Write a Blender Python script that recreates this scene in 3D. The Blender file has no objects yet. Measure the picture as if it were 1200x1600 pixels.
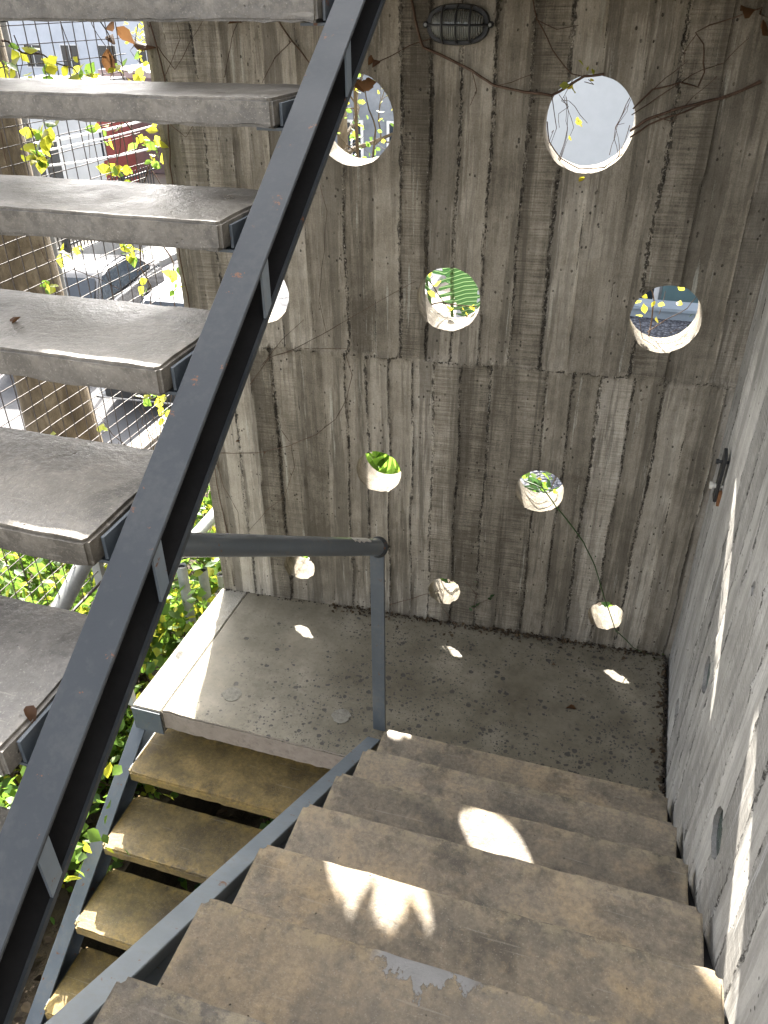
import bpy, bmesh, math, random
import numpy as np
from mathutils import Vector, Matrix, noise

SC = bpy.context.scene
COL = SC.collection
rnd = random.Random(7)
R = math.radians

# ------------------------------------------------------------------ camera
FPX, PIT, YAW, ROLL = 1248.65, 0.5726, -0.3037, -0.0066
cy, sy, cp, sp = math.cos(YAW), math.sin(YAW), math.cos(PIT), math.sin(PIT)
_F = Vector((sy * cp, cy * cp, -sp)); _R0 = Vector((cy, -sy, 0)); _U0 = _R0.cross(_F)
_R = math.cos(ROLL) * _R0 + math.sin(ROLL) * _U0
_U = -math.sin(ROLL) * _R0 + math.cos(ROLL) * _U0
cam_d = bpy.data.cameras.new('camera')
cam = bpy.data.objects.new('camera', cam_d); COL.objects.link(cam); SC.camera = cam
M3 = Matrix((_R, _U, -_F)).transposed()
cam.matrix_world = M3.to_4x4()
cam_d.sensor_fit = 'VERTICAL'; cam_d.sensor_height = 36; cam_d.lens = FPX / 1600 * 36
cam_d.clip_start = 0.02; cam_d.clip_end = 3000

# ------------------------------------------------------------------ light
SUN_TO = Vector((-0.345, 1.0, 0.70)).normalized()
ELEV = math.asin(SUN_TO.z); AZ = math.atan2(SUN_TO.x, SUN_TO.y)
W = bpy.data.worlds.new('World'); SC.world = W; W.use_nodes = True
nt = W.node_tree
sky = nt.nodes.new('ShaderNodeTexSky'); sky.sky_type = 'NISHITA'; sky.sun_disc = False
sky.sun_elevation = ELEV; sky.sun_rotation = AZ; sky.air_density = 0.7; sky.dust_density = 4.0; sky.ozone_density = 0.0
bg = nt.nodes['Background']; bg.inputs['Strength'].default_value = 0.15
hs = nt.nodes.new('ShaderNodeHueSaturation'); hs.inputs['Saturation'].default_value = 0.32
nt.links.new(sky.outputs[0], hs.inputs['Color']); nt.links.new(hs.outputs[0], bg.inputs[0])
sl = bpy.data.lights.new('sun', 'SUN'); sl.energy = 4.8; sl.angle = R(0.53); sl.color = (1, 0.94, 0.85)
so = bpy.data.objects.new('sun', sl); COL.objects.link(so)
so.rotation_euler = SUN_TO.to_track_quat('Z', 'Y').to_euler(); so.location = (-4, 10, 9)
SC.view_settings.view_transform = 'Standard'; SC.view_settings.look = 'None'
SC.view_settings.exposure = 2.75; SC.view_settings.gamma = 1
SC.render.engine = 'CYCLES'
SC.cycles.max_bounces = 10; SC.cycles.diffuse_bounces = 6; SC.cycles.transparent_max_bounces = 8
SC.cycles.use_denoising = True
SC.cycles.sample_clamp_indirect = 6

# ------------------------------------------------------------------ measured geometry (metres, camera eye at the origin)
RISE, GO = 0.17, 0.2557
Y0, Z0, XL, XR = 0.3028, -1.2383, -0.6557, 0.4133     # flight down to the landing
YU, ZU, XU = 2.0672, 0.1793, -0.7062                   # flight up
YL, ZL_, XLL = 2.1158, -2.6415, -1.757                 # flight down on the left
LAND = -2.5983
WY, WA = 3.0164, 0.0647
XW = 0.437
XM = -1.80
SLOPE = RISE / GO

def ray(px, py): return _F + _R * ((px - 600) / FPX) - _U * ((py - 800) / FPX)
def onwall(px, py, off=0.0):
    d = ray(px, py); t = (WY - off) / (d.y - math.tan(WA) * d.x); return d * t
def onx(px, py, X): d = ray(px, py); return d * (X / d.x)
def onz(px, py, Z): d = ray(px, py); return d * (Z / d.z)
def ony(px, py, Y): d = ray(px, py); return d * (Y / d.y)

# ------------------------------------------------------------------ helpers
def link(name, me, mat=None, parent=None, loc=None):
    o = bpy.data.objects.new(name, me); COL.objects.link(o)
    if mat is not None and me is not None:
        for m in (mat if isinstance(mat, (list, tuple)) else [mat]): me.materials.append(m)
    if parent is not None:
        o.parent = parent
        # parts are built in world coordinates; keep them there under an Empty that only translates
        o.location = (-parent.location.x, -parent.location.y, -parent.location.z)
    if loc is not None: o.location = loc
    return o
def tag(o, label=None, cat=None, group=None, kind=None):
    if label: o['label'] = label
    if cat: o['category'] = cat
    if group: o['group'] = group
    if kind: o['kind'] = kind
    return o
def thing(name, loc, label, cat, group=None):
    o = bpy.data.objects.new(name, None); COL.objects.link(o); o.location = loc
    o.empty_display_size = 0.1
    return tag(o, label, cat, group)
def sub(o, par):
    """o (world-built mesh) becomes a sub-part of the part par (also world-built)"""
    o.parent = par; o.location = (0, 0, 0); return o
def bm_mesh(bm, name, smooth=None):
    me = bpy.data.meshes.new(name); bmesh.ops.recalc_face_normals(bm, faces=bm.faces)
    bm.to_mesh(me); bm.free()
    if smooth is not None:
        me.polygons.foreach_set('use_smooth', [True] * len(me.polygons)); me.set_sharp_from_angle(angle=R(smooth))
    return me
def add_box(bm, a, b, bev=0.0, mat=None):
    r = bmesh.ops.create_cube(bm, size=1)
    vs = r['verts']; a = Vector(a); b = Vector(b); c = (a + b) / 2; s = b - a
    for v in vs: v.co = Vector((c.x + v.co.x * s.x, c.y + v.co.y * s.y, c.z + v.co.z * s.z))
    if bev:
        es = list({e for v in vs for e in v.link_edges})
        r2 = bmesh.ops.bevel(bm, geom=es, offset=bev, segments=2, affect='EDGES', profile=0.6)
        vs = list({v for f in r2['faces'] for v in f.verts} | {v for v in vs if v.is_valid})
    if mat is not None:
        for v in vs: v.co = mat @ v.co
    return vs
def add_prism(bm, poly, n):
    """extrude a planar polygon (list of Vectors) by vector n"""
    A = [bm.verts.new(p) for p in poly]; B = [bm.verts.new(p + n) for p in poly]
    k = len(A)
    bm.faces.new(A[::-1]); bm.faces.new(B)
    for i in range(k): bm.faces.new((A[i], A[(i + 1) % k], B[(i + 1) % k], B[i]))
def add_tube(bm, pts, rad, seg=8, cap=True, flat=1.0):
    pts = [Vector(p) for p in pts]; n = len(pts)
    rads = rad if isinstance(rad, (list, tuple)) else [rad] * n
    rings = []; prev = None
    for i, p in enumerate(pts):
        t = (pts[min(i + 1, n - 1)] - pts[max(i - 1, 0)]).normalized()
        if prev is None:
            u = t.orthogonal().normalized()
        else:
            u = (prev - t * prev.dot(t)); u = u.normalized() if u.length > 1e-6 else t.orthogonal().normalized()
        prev = u; v = t.cross(u)
        rings.append([bm.verts.new(p + (u * math.cos(2 * math.pi * k / seg) + v * flat * math.sin(2 * math.pi * k / seg)) * rads[i]) for k in range(seg)])
    for a, b in zip(rings, rings[1:]):
        for k in range(seg): bm.faces.new((a[k], a[(k + 1) % seg], b[(k + 1) % seg], b[k]))
    if cap: bm.faces.new(rings[0][::-1]); bm.faces.new(rings[-1])
def wiggle(pts, amp, step, rg):
    """resample a polyline and jitter it"""
    out = []
    for a, b in zip(pts, pts[1:]):
        n = max(1, int((b - a).length / step))
        for i in range(n): out.append(a.lerp(b, i / n))
    out.append(pts[-1])
    s = rg.random() * 50
    return [p + amp * Vector((noise.noise(p * 14 + Vector((s, 0, 0))), 0.3 * noise.noise(p * 14 + Vector((0, s, 0))), noise.noise(p * 14 + Vector((0, 0, s))))) for p in out]

# ------------------------------------------------------------------ materials
class NM:
    def __init__(s, name):
        s.m = bpy.data.materials.new(name); s.m.use_nodes = True; s.t = s.m.node_tree; s.n = s.t.nodes; s.l = s.t.links
        s.b = s.n['Principled BSDF']; s.out = s.n['Material Output']
        s.tc = s.n.new('ShaderNodeTexCoord').outputs['Object']
    def new(s, t, **kw):
        n = s.n.new(t)
        for k, v in kw.items(): setattr(n, k, v)
        return n
    def set(s, sock, v):
        if hasattr(v, 'is_output'): s.l.new(v, sock)
        else: sock.default_value = v
    def map(s, scale=(1, 1, 1), loc=(0, 0, 0), vec=None):
        n = s.new('ShaderNodeMapping'); s.l.new(vec or s.tc, n.inputs[0]); n.inputs['Scale'].default_value = scale; n.inputs['Location'].default_value = loc
        return n.outputs[0]
    def noise(s, scale, detail=4, rough=0.55, vec=None, dist=0.0):
        n = s.new('ShaderNodeTexNoise'); s.l.new(vec or s.tc, n.inputs['Vector'])
        n.inputs['Scale'].default_value = scale; n.inputs['Detail'].default_value = detail; n.inputs['Roughness'].default_value = rough; n.inputs['Distortion'].default_value = dist
        return n.outputs['Fac']
    def voro(s, scale, vec=None, feature='F1', out='Distance', rand=1.0):
        n = s.new('ShaderNodeTexVoronoi', feature=feature); s.l.new(vec or s.tc, n.inputs['Vector']); n.inputs['Scale'].default_value = scale; n.inputs['Randomness'].default_value = rand
        return n.outputs[out]
    def ramp(s, f, *stops):
        n = s.new('ShaderNodeValToRGB'); s.l.new(f, n.inputs[0]); e = n.color_ramp.elements
        while len(e) < len(stops): e.new(0.5)
        for el, (p, c) in zip(e, stops):
            el.position = p; el.color = (*c, 1) if isinstance(c, (tuple, list)) else (c, c, c, 1)
        return n.outputs[0]
    def mr(s, f, a, b, c=0.0, d=1.0):
        n = s.new('ShaderNodeMapRange'); s.set(n.inputs[0], f)
        for i, v in enumerate((a, b, c, d)): n.inputs[i + 1].default_value = v
        return n.outputs[0]
    def math(s, op, a, b=0.0, c=0.0):
        n = s.new('ShaderNodeMath', operation=op); s.set(n.inputs[0], a); s.set(n.inputs[1], b); s.set(n.inputs[2], c)
        return n.outputs[0]
    def mix(s, f, a, b, mode='MIX'):
        n = s.new('ShaderNodeMix', data_type='RGBA', blend_type=mode); s.set(n.inputs[0], f)
        for i, v in ((6, a), (7, b)):
            if hasattr(v, 'is_output'): s.l.new(v, n.inputs[i])
            else: n.inputs[i].default_value = (*v, 1)
        return n.outputs[2]
    def attr(s, name, out='Fac'):
        n = s.new('ShaderNodeAttribute'); n.attribute_name = name; return n.outputs[out]
    def bump(s, h, dist=0.01, strength=1.0, prev=None):
        n = s.new('ShaderNodeBump'); n.inputs['Distance'].default_value = dist; n.inputs['Strength'].default_value = strength; s.l.new(h, n.inputs['Height'])
        if prev: s.l.new(prev, n.inputs['Normal'])
        return n.outputs[0]
    def fin(s, col, rough=0.8, nrm=None, spec=None, metal=None):
        s.set(s.b.inputs['Base Color'], col if hasattr(col, 'is_output') else (*col, 1)); s.set(s.b.inputs['Roughness'], rough)
        if nrm: s.l.new(nrm, s.b.inputs['Normal'])
        if spec is not None: s.b.inputs['Specular IOR Level'].default_value = spec
        if metal is not None: s.b.inputs['Metallic'].default_value = metal
        return s.m

def mat_board(name, lo, mid, hi, wet=0.5, coolgrey=0.0, tw=.34, bs=1.0):
    """board-marked concrete; tone / saw / seam are written into the mesh per board"""
    k = NM(name)
    tone = k.attr('tone'); saw = k.attr('saw'); seam = k.attr('seam')
    streak = k.noise(1, 9, 0.72, k.map((26, 26, 1.3)))
    fine = k.noise(1, 6, 0.75, k.map((95, 95, 7)))
    blot = k.noise(2.1, 5, 0.6)
    drip = k.noise(1, 4, 0.6, k.map((11, 11, 0.55), (4, 2, 1)))
    grit = k.noise(190, 3, 0.7)
    sawl = k.noise(1, 3, 0.6, k.map((5, 5, 165)))
    f = k.math('ADD', k.math('MULTIPLY', streak, 0.42), k.math('MULTIPLY', tone, tw))
    f = k.math('ADD', f, (0.40 - tw) * .5)
    f = k.math('ADD', f, k.math('MULTIPLY', fine, 0.20))
    f = k.math('ADD', f, k.mr(blot, 0.3, 0.7, -0.13, 0.13))
    f = k.math('ADD', f, k.mr(k.noise(9, 5, 0.7), 0.3, 0.7, -0.09, 0.09))
    f = k.math('ADD', f, k.math('MULTIPLY', k.math('MULTIPLY', k.mr(sawl, 0.35, 0.65, -1, 1), saw), 0.12))
    f = k.math('ADD', f, k.mr(grit, 0.3, 0.7, -0.07, 0.07))
    col = k.ramp(f, (0.26, lo), (0.52, mid), (0.80, hi))
    # damp dark sheets with ragged ends
    damp = k.mr(k.math('ADD', drip, k.math('MULTIPLY', fine, 0.25)), 0.64, 0.675, 0, wet)
    col = k.mix(damp, col, tuple(c * 0.62 for c in lo))
    # pale lime runs
    lime = k.mr(k.math('ADD', k.noise(1, 5, 0.7, k.map((34, 34, 1.6), (9, 1, 7))), k.math('MULTIPLY', grit, 0.1)), 0.665, 0.74, 0, 0.55)
    col = k.mix(lime, col, tuple(min(0.5, c * 1.25) for c in hi))
    # broken mortar fins along the seams
    w = k.noise(1, 4, 0.75, k.map((60, 60, 32)))
    crack = k.math('MULTIPLY', k.mr(k.math('SUBTRACT', seam, k.mr(w, 0.36, 0.70, -0.004, 0.010)), -0.001, 0.0022, 1, 0), k.mr(k.noise(1, 2, 0.5, k.map((6, 6, 2.2), (3, 3, 3))), 0.34, 0.48, 0.15, 1))
    col = k.mix(k.math('MULTIPLY', crack, 0.85), col, (0.022, 0.018, 0.014))
    sheet = k.mr(k.noise(1, 6, .7, k.map((19, 19, 1.5), (2, 7, 5))), .50, .535, 0, .30)
    col = k.mix(sheet, col, tuple(c * .8 for c in lo))
    knot = k.mr(k.voro(3.2, k.map((1.6, 1.6, .8), (4, 2, 9))), .07, .16, .45, 0)
    col = k.mix(k.math('MULTIPLY', knot, k.mr(k.noise(30, 3), .35, .6)), col, lo)
    band = k.mr(seam, .001, .010, 1, 0)
    crumb = k.math('MULTIPLY', k.mr(k.noise(130, 3, .7), .56, .62), band)
    col = k.mix(k.math('MULTIPLY', crumb, .85), col, (0.03, 0.025, 0.02))
    crumb2 = k.math('MULTIPLY', k.mr(k.noise(110, 3, .7, k.map((1, 1, 1), (3, 8, 5))), .58, .66), band)
    col = k.mix(k.math('MULTIPLY', crumb2, .75), col, tuple(c * 1.15 for c in hi))
    pit = k.math('MULTIPLY', k.mr(k.voro(42, k.map((1, 1, 0.75))), 0.10, 0.17, 1, 0), k.mr(k.noise(9, 2), 0.5, 0.6))
    col = k.mix(k.math('MULTIPLY', pit, 0.75), col, (0.03, 0.025, 0.02))
    if coolgrey: col = k.mix(coolgrey, col, (0.36, 0.37, 0.37))
    h = k.math('ADD', k.math('MULTIPLY', streak, 0.35), k.math('MULTIPLY', fine, 0.35))
    h = k.math('ADD', h, k.math('MULTIPLY', k.math('MULTIPLY', sawl, saw), 0.6))
    h = k.math('SUBTRACT', k.math('SUBTRACT', h, k.math('ADD', k.math('MULTIPLY', crack, 1.1), k.math('MULTIPLY', crumb, .6))), k.math('MULTIPLY', pit, 0.9))
    nb = k.bump(h, 0.011 * bs, 0.95)
    nb = k.bump(grit, 0.0016 * bs, 0.7, nb)
    return k.fin(col, 0.86, nb, 0.3)

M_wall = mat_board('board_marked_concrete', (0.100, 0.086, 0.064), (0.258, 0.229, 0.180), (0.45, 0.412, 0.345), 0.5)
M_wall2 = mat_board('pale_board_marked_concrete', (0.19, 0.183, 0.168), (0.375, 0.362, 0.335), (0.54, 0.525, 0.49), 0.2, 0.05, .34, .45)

def mat_tread(name, c1, c2, c3, stain=0.5, rough=0.6, seed=0.0):
    k = NM(name)
    oi = k.new('ShaderNodeObjectInfo')
    va = k.new('ShaderNodeVectorMath', operation='MULTIPLY_ADD'); k.l.new(k.tc, va.inputs[0]); va.inputs[1].default_value = (1, 1, 1)
    cr = k.new('ShaderNodeCombineXYZ'); k.l.new(k.math('MULTIPLY', oi.outputs['Random'], 40), cr.inputs[0]); cr.inputs[1].default_value = seed
    k.l.new(cr.outputs[0], va.inputs[2]); v = va.outputs[0]
    big = k.noise(3.2, 5, 0.62, v, 0.4); med = k.noise(11, 6, 0.65, v, 0.3); fin = k.noise(70, 4, 0.7, v); gr = k.noise(260, 2, 0.6, v)
    f = k.math('ADD', k.math('ADD', k.math('MULTIPLY', big, 0.55), k.math('MULTIPLY', med, 0.35)), k.math('MULTIPLY', fin, 0.10))
    col = k.ramp(f, (0.37, c1), (0.50, c2), (0.63, c3))
    col = k.mix(k.mr(k.noise(5, 6, 0.7, k.map((1, 1, 1), (7, 3, 1), v)), 0.52, 0.66, 0, stain), col, tuple(c * 0.5 for c in c1))
    col = k.mix(k.mr(fin, 0.3, 0.62, 0.38, 0), col, (0.05, 0.045, 0.035))
    col = k.mix(k.mr(k.noise(24, 6, .75, k.map((1, 1, 1), (4, 8, 2), v), .6), 0.56, 0.66, 0, 0.3), col, c3)
    col = k.mix(k.mr(gr, 0.60, 0.75, 0, 0.35), col, (0.42, 0.38, 0.31))
    pit = k.math('MULTIPLY', k.mr(k.voro(38, v), 0.05, 0.10, 1, 0), k.mr(k.noise(6, 2, 0.5, v), 0.5, 0.62))
    col = k.mix(k.math('MULTIPLY', pit, 0.8), col, (0.03, 0.026, 0.022))
    hv = k.new('ShaderNodeHueSaturation'); k.l.new(col, hv.inputs['Color']); k.l.new(k.mr(oi.outputs['Random'], 0, 1, .92, 1.36), hv.inputs['Value']); k.l.new(k.mr(k.math('FRACT', k.math('MULTIPLY', oi.outputs['Random'], 7.3)), 0, 1, .75, 1.1), hv.inputs['Saturation']); col = hv.outputs[0]
    ed = k.math('MULTIPLY', k.attr('edge'), k.mr(k.noise(1, 5, .7, k.map((26, 26, 26), (1, 6, 3), v)), .46, .56))
    col = k.mix(k.math('MULTIPLY', ed, .75), col, tuple(min(.45, c * 1.5) for c in c3))
    # hairline scratches
    scr = k.mr(k.noise(1, 2, 0.4, k.map((5, 120, 60), (2, 2, 2), v)), 0.69, 0.73, 0, 0.25)
    col = k.mix(scr, col, (0.40, 0.37, 0.31))
    h = k.math('ADD', k.math('MULTIPLY', med, 0.9), k.math('MULTIPLY', fin, 0.35)); h = k.math('SUBTRACT', h, k.math('MULTIPLY', pit, 0.8))
    nb = k.bump(h, 0.006, 0.7); nb = k.bump(gr, 0.0008, 0.5, nb)
    rg = k.math('ADD', k.mr(med, 0.3, 0.7, rough - 0.1, rough + 0.14), k.math('MULTIPLY', scr, 0.3))
    return k, col, rg, nb
def fin4(t, spec=0.4): k, c, r, n = t; return k.fin(c, r, n, spec)

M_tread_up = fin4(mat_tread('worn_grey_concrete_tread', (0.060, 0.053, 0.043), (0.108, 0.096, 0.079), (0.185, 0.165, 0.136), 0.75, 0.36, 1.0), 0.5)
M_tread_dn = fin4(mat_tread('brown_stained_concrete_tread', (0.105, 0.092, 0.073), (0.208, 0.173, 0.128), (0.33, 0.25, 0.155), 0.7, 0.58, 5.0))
M_tread_lo = fin4(mat_tread('ochre_tread_painted_foliage_light', (0.090, 0.060, 0.019), (0.185, 0.126, 0.032), (0.30, 0.20, 0.056), 0.55, 0.6, 9.0))  # light through the foliage is put into this ochre base colour
def mat_chipped():
    k, c, r, n = mat_tread('tread_with_flaked_cement_skin', (0.125, 0.104, 0.076), (0.215, 0.17, 0.112), (0.32, 0.235, 0.13), 0.55, 0.58, 5.0)
    sx = k.new('ShaderNodeSeparateXYZ'); k.l.new(k.tc, sx.inputs[0])
    edge = k.math('SUBTRACT', Y0 + 2 * GO, sx.outputs[1])
    jag = k.noise(16, 6, 0.7, k.map((1, 0.45, 1)))
    xr = k.math('MULTIPLY', k.mr(sx.outputs[0], -0.285, -0.26), k.mr(sx.outputs[0], -0.05, -0.09))
    m = k.math('MULTIPLY', k.mr(k.math('SUBTRACT', k.mr(jag, 0.30, 0.70, -0.02, 0.11), edge), -0.002, 0.002), xr)
    c = k.mix(m, c, k.mix(k.noise(30), (0.20, 0.198, 0.19), (0.28, 0.275, 0.265)))
    n2 = k.bump(m, 0.004, 0.8, n)
    return k.fin(c, r, n2, 0.4)
M_tread_chip = mat_chipped()

def mat_landing():
    k = NM('worn_landing_concrete_with_dark_aggregate')
    big = k.noise(1.7, 5, 0.6); med = k.noise(8, 6, 0.65); fin = k.noise(60, 4, 0.7)
    col = k.ramp(k.math('ADD', k.math('MULTIPLY', big, 0.6), k.math('MULTIPLY', med, 0.4)), (0.36, (0.125, 0.107, 0.073)), (0.5, (0.205, 0.183, 0.134)), (0.66, (0.31, 0.28, 0.215)))
    sx = k.new('ShaderNodeSeparateXYZ'); k.l.new(k.tc, sx.inputs[0])
    nd = k.new('ShaderNodeTexNoise'); k.l.new(k.tc, nd.inputs['Vector']); nd.inputs['Scale'].default_value = 55; nd.inputs['Detail'].default_value = 3
    va = k.new('ShaderNodeVectorMath', operation='MULTIPLY_ADD'); k.l.new(nd.outputs['Color'], va.inputs[0]); va.inputs[1].default_value = (.016, .016, 0); k.l.new(k.tc, va.inputs[2])
    vm = va.outputs[0]
    wear = k.math('MULTIPLY', k.mr(k.math('ADD', k.noise(1.5, 5, 0.65, k.map((1, 1, 1), (3.3, 1, 0))), k.mr(k.noise(7, 4, .7), .3, .7, -.12, .12)), 0.30, 0.52), k.mr(sx.outputs[0], -1.60, -0.85))
    def chips(sc, dens, rmax):
        v = k.voro(sc, vm); cc = k.voro(sc, vm, 'F1', 'Color'); q = k.new('ShaderNodeSeparateColor'); k.l.new(cc, q.inputs[0])
        on = k.math('LESS_THAN', q.outputs[1], k.math('MULTIPLY', wear, dens))
        return k.math('MULTIPLY', k.mr(k.math('SUBTRACT', v, k.math('MULTIPLY', q.outputs[0], rmax)), -0.03, 0.03, 1, 0), on)
    chip = k.math('MAXIMUM', chips(34, .55, .42), chips(62, .7, .42)); chip2 = chips(115, .8, .40)
    geo = k.new('ShaderNodeNewGeometry'); sg = k.new('ShaderNodeSeparateXYZ'); k.l.new(geo.outputs['Normal'], sg.inputs[0])
    c = k.math('MULTIPLY', k.math('MAXIMUM', chip, chip2), k.mr(sg.outputs[2], .5, .7))
    col = k.mix(k.math('MULTIPLY', c, 0.85), col, k.mix(k.noise(25), (0.02, 0.02, 0.022), (0.085, 0.082, 0.075)))
    col = k.mix(k.mr(k.noise(3.1, 5, 0.7, k.map((1, 1, 1), (9, 5, 0))), 0.5, 0.68, 0, 0.4), col, (0.10, 0.09, 0.06))
    col = k.mix(k.mr(fin, 0.3, 0.7, 0.2, 0), col, (0.06, 0.055, 0.045))
    side = k.mr(sg.outputs[2], .5, .2)
    col = k.mix(side, col, k.mix(k.noise(22, 5, .7), (0.16, 0.13, 0.105), (0.36, 0.31, 0.265)))
    col = k.mix(k.mr(k.noise(38, 5, .75, k.map((1, 1, 1), (2, 2, 2))), .54, .64, 0, .35), col, (0.09, 0.078, 0.055))
    h = k.math('SUBTRACT', k.math('ADD', k.math('MULTIPLY', med, 0.8), k.math('MULTIPLY', fin, 0.3)), k.math('MULTIPLY', c, 0.25))
    return k.fin(col, k.mr(med, 0.3, 0.7, 0.55, 0.8), k.bump(h, 0.006, 0.7), 0.4)
M_land = mat_landing()

def mat_plain(name, c1, c2, scale=6, rough=0.7, bump=0.003, spec=0.4, metal=None, speck=0.0):
    k = NM(name); a = k.noise(scale, 6, 0.62); b = k.noise(scale * 9, 3, 0.6)
    col = k.mix(k.mr(k.math('ADD', k.math('MULTIPLY', a, .75), k.math('MULTIPLY', b, .25)), 0.35, 0.65), c1, c2)
    if speck: col = k.mix(k.mr(k.noise(scale * 20, 2), 0.62, 0.7, 0, speck), col, tuple(c * 0.4 for c in c1))
    return k.fin(col, k.mr(a, 0.3, 0.7, max(rough - .08, .05), min(rough + .1, 1)), k.bump(k.math('ADD', a, k.math('MULTIPLY', b, .4)), bump, 0.6) if bump else None, spec, metal)
def mat_paint(nm='slate_blue_painted_steel', g=1.0, du=.4):
    k = NM(nm)
    a = k.noise(7, 5, 0.6); b = k.noise(55, 4, 0.65); d = k.noise(1, 3, 0.6, k.map((30, 4, 4)))
    col = k.mix(k.mr(a, 0.3, 0.7), tuple(g * c for c in (0.046, 0.056, 0.066)), tuple(g * c for c in (0.068, 0.080, 0.091)))
    dust = k.mr(k.math('ADD', k.math('MULTIPLY', b, 0.6), k.math('MULTIPLY', a, 0.5)), 0.55, 0.72, 0, du)
    col = k.mix(dust, col, (0.15, 0.145, 0.13))
    chip = k.mr(k.math('ADD', k.noise(23, 5, 0.75), k.math('MULTIPLY', b, .15)), 0.715, 0.735)
    col = k.mix(chip, col, (0.13, 0.055, 0.025))
    col = k.mix(k.mr(d, 0.66, 0.72, 0, 0.35), col, (0.03, 0.035, 0.04))
    return k.fin(col, k.mr(k.math('ADD', a, k.math('MULTIPLY', b, .3)), 0.4, 0.9, 0.40, 0.66), k.bump(k.math('ADD', k.math('MULTIPLY', a, .7), k.math('MULTIPLY', b, .3)), 0.002, 0.5), 0.5)
M_steel = mat_paint('slate_blue_painted_steel', .42, .13)
M_steel2 = mat_paint('blue_grey_steel_painted_sky_sheen', 2.5, .35)  # lighter blue: the lower stringer's sky reflection is put into the colour
M_brk = mat_paint('grey_painted_bracket_steel', 1.5, .5)
M_white_flake = mat_plain('bare_pale_primer', (0.45, 0.43, 0.40), (0.62, 0.58, 0.54), 60, 0.6, 0.001)
M_dark = mat_plain('black_painted_metal', (0.012, 0.013, 0.014), (0.03, 0.031, 0.032), 20, 0.45, 0.001)
M_black = mat_plain('painted_shade_black', (0.008, 0.008, 0.009), (0.016, 0.016, 0.017), 12, .8, .001, .15)  # black standing in for shade in recesses and gaps
M_rust = mat_plain('rusted_steel', (0.12, 0.05, 0.02), (0.25, 0.12, 0.05), 40, 0.85, 0.002)
M_galv = mat_plain('dull_galvanised_pipe', (0.22, 0.23, 0.23), (0.34, 0.35, 0.34), 14, 0.5, 0.001)
M_wire = mat_plain('rusty_grey_wire', (0.055, 0.042, 0.035), (0.12, 0.10, 0.09), 30, 0.55, 0)
M_soil = mat_plain('dark_soil', (0.03, 0.022, 0.015), (0.085, 0.062, 0.04), 12, 0.95, 0.03)
M_bark = None
def mat_bark(name, c1, c2, c3):
    k = NM(name); a = k.noise(1, 6, 0.65, k.map((8, 8, 3.2)), 0.8); b = k.noise(28, 4, 0.7); p = k.noise(2.6, 4, 0.5)
    col = k.ramp(k.math('ADD', k.math('MULTIPLY', a, .6), k.math('MULTIPLY', p, .4)), (.36, c1), (.5, c2), (.62, c3))
    return k.fin(col, 0.9, k.bump(k.math('ADD', a, k.math('MULTIPLY', b, .3)), 0.03, 0.8), 0.2)
M_bark = mat_bark('brown_tree_bark', (0.045, 0.034, 0.021), (0.088, 0.067, 0.041), (0.145, 0.115, 0.075))
M_stem = mat_bark('reddish_vine_bark', (0.04, 0.024, 0.016), (0.095, 0.06, 0.042), (0.17, 0.12, 0.09))
M_gstem = mat_plain('green_vine_stem', (0.025, 0.055, 0.015), (0.05, 0.10, 0.025), 40, 0.5, 0)

def mat_leaf(name, c1, c2, trans=0.5, rough=0.45):
    k = NM(name); lv = k.attr('lv')
    col = k.mix(lv, c1, c2)
    col = k.mix(k.mr(k.noise(60, 3), 0.35, 0.65, 0, 0.3), col, tuple(c * 0.6 for c in c1))
    k.fin(col, rough, None, 0.4)
    tr = k.new('ShaderNodeBsdfTranslucent'); tcol = k.mix(0.5, col, tuple(min(1, c * 2.2) for c in c2)); k.l.new(tcol, tr.inputs[0])
    mx = k.new('ShaderNodeMixShader'); mx.inputs[0].default_value = trans
    k.l.new(k.b.outputs[0], mx.inputs[1]); k.l.new(tr.outputs[0], mx.inputs[2]); k.l.new(mx.outputs[0], k.out.inputs[0])
    return k.m
M_leaf = mat_leaf('fresh_green_leaf', (0.035, 0.085, 0.014), (0.13, 0.22, 0.03))
M_leafy = mat_leaf('yellowing_leaf', (0.13, 0.20, 0.02), (0.34, 0.32, 0.03), 0.55)
M_leafd = mat_leaf('dark_green_leaf', (0.012, 0.04, 0.012), (0.05, 0.11, 0.03), 0.35)
M_mon = mat_leaf('glossy_split_leaf', (0.022, 0.065, 0.026), (0.05, 0.115, 0.045), 0.22, 0.3)
_t = M_mon.node_tree; _b = _t.nodes['Principled BSDF']; _at = _t.nodes.new('ShaderNodeAttribute'); _at.attribute_name = 'vein'
_mm = _t.nodes.new('ShaderNodeMath'); _mm.operation = 'PINGPONG'; _mm.inputs[1].default_value = .5; _t.links.new(_at.outputs['Fac'], _mm.inputs[0])
_bp = _t.nodes.new('ShaderNodeBump'); _bp.inputs['Distance'].default_value = .012; _t.links.new(_mm.outputs[0], _bp.inputs['Height']); _t.links.new(_bp.outputs[0], _b.inputs['Normal'])
_rp = _t.nodes.new('ShaderNodeValToRGB'); _rp.color_ramp.elements[0].color = (.16, .27, .12, 1); _rp.color_ramp.elements[0].position = .06; _rp.color_ramp.elements[1].color = (.015, .055, .018, 1); _rp.color_ramp.elements[1].position = .2
_e = _rp.color_ramp.elements.new(.5); _e.color = (.045, .12, .035, 1)
_t.links.new(_mm.outputs[0], _rp.inputs[0]); _t.links.new(_rp.outputs[0], _b.inputs['Base Color'])
for _n in _t.nodes:
    if _n.type == 'BSDF_TRANSLUCENT': _t.links.new(_rp.outputs[0], _n.inputs[0])
M_dry = mat_leaf('dry_brown_leaf', (0.055, 0.024, 0.010), (0.15, 0.075, 0.03), 0.2, 0.7)
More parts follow.
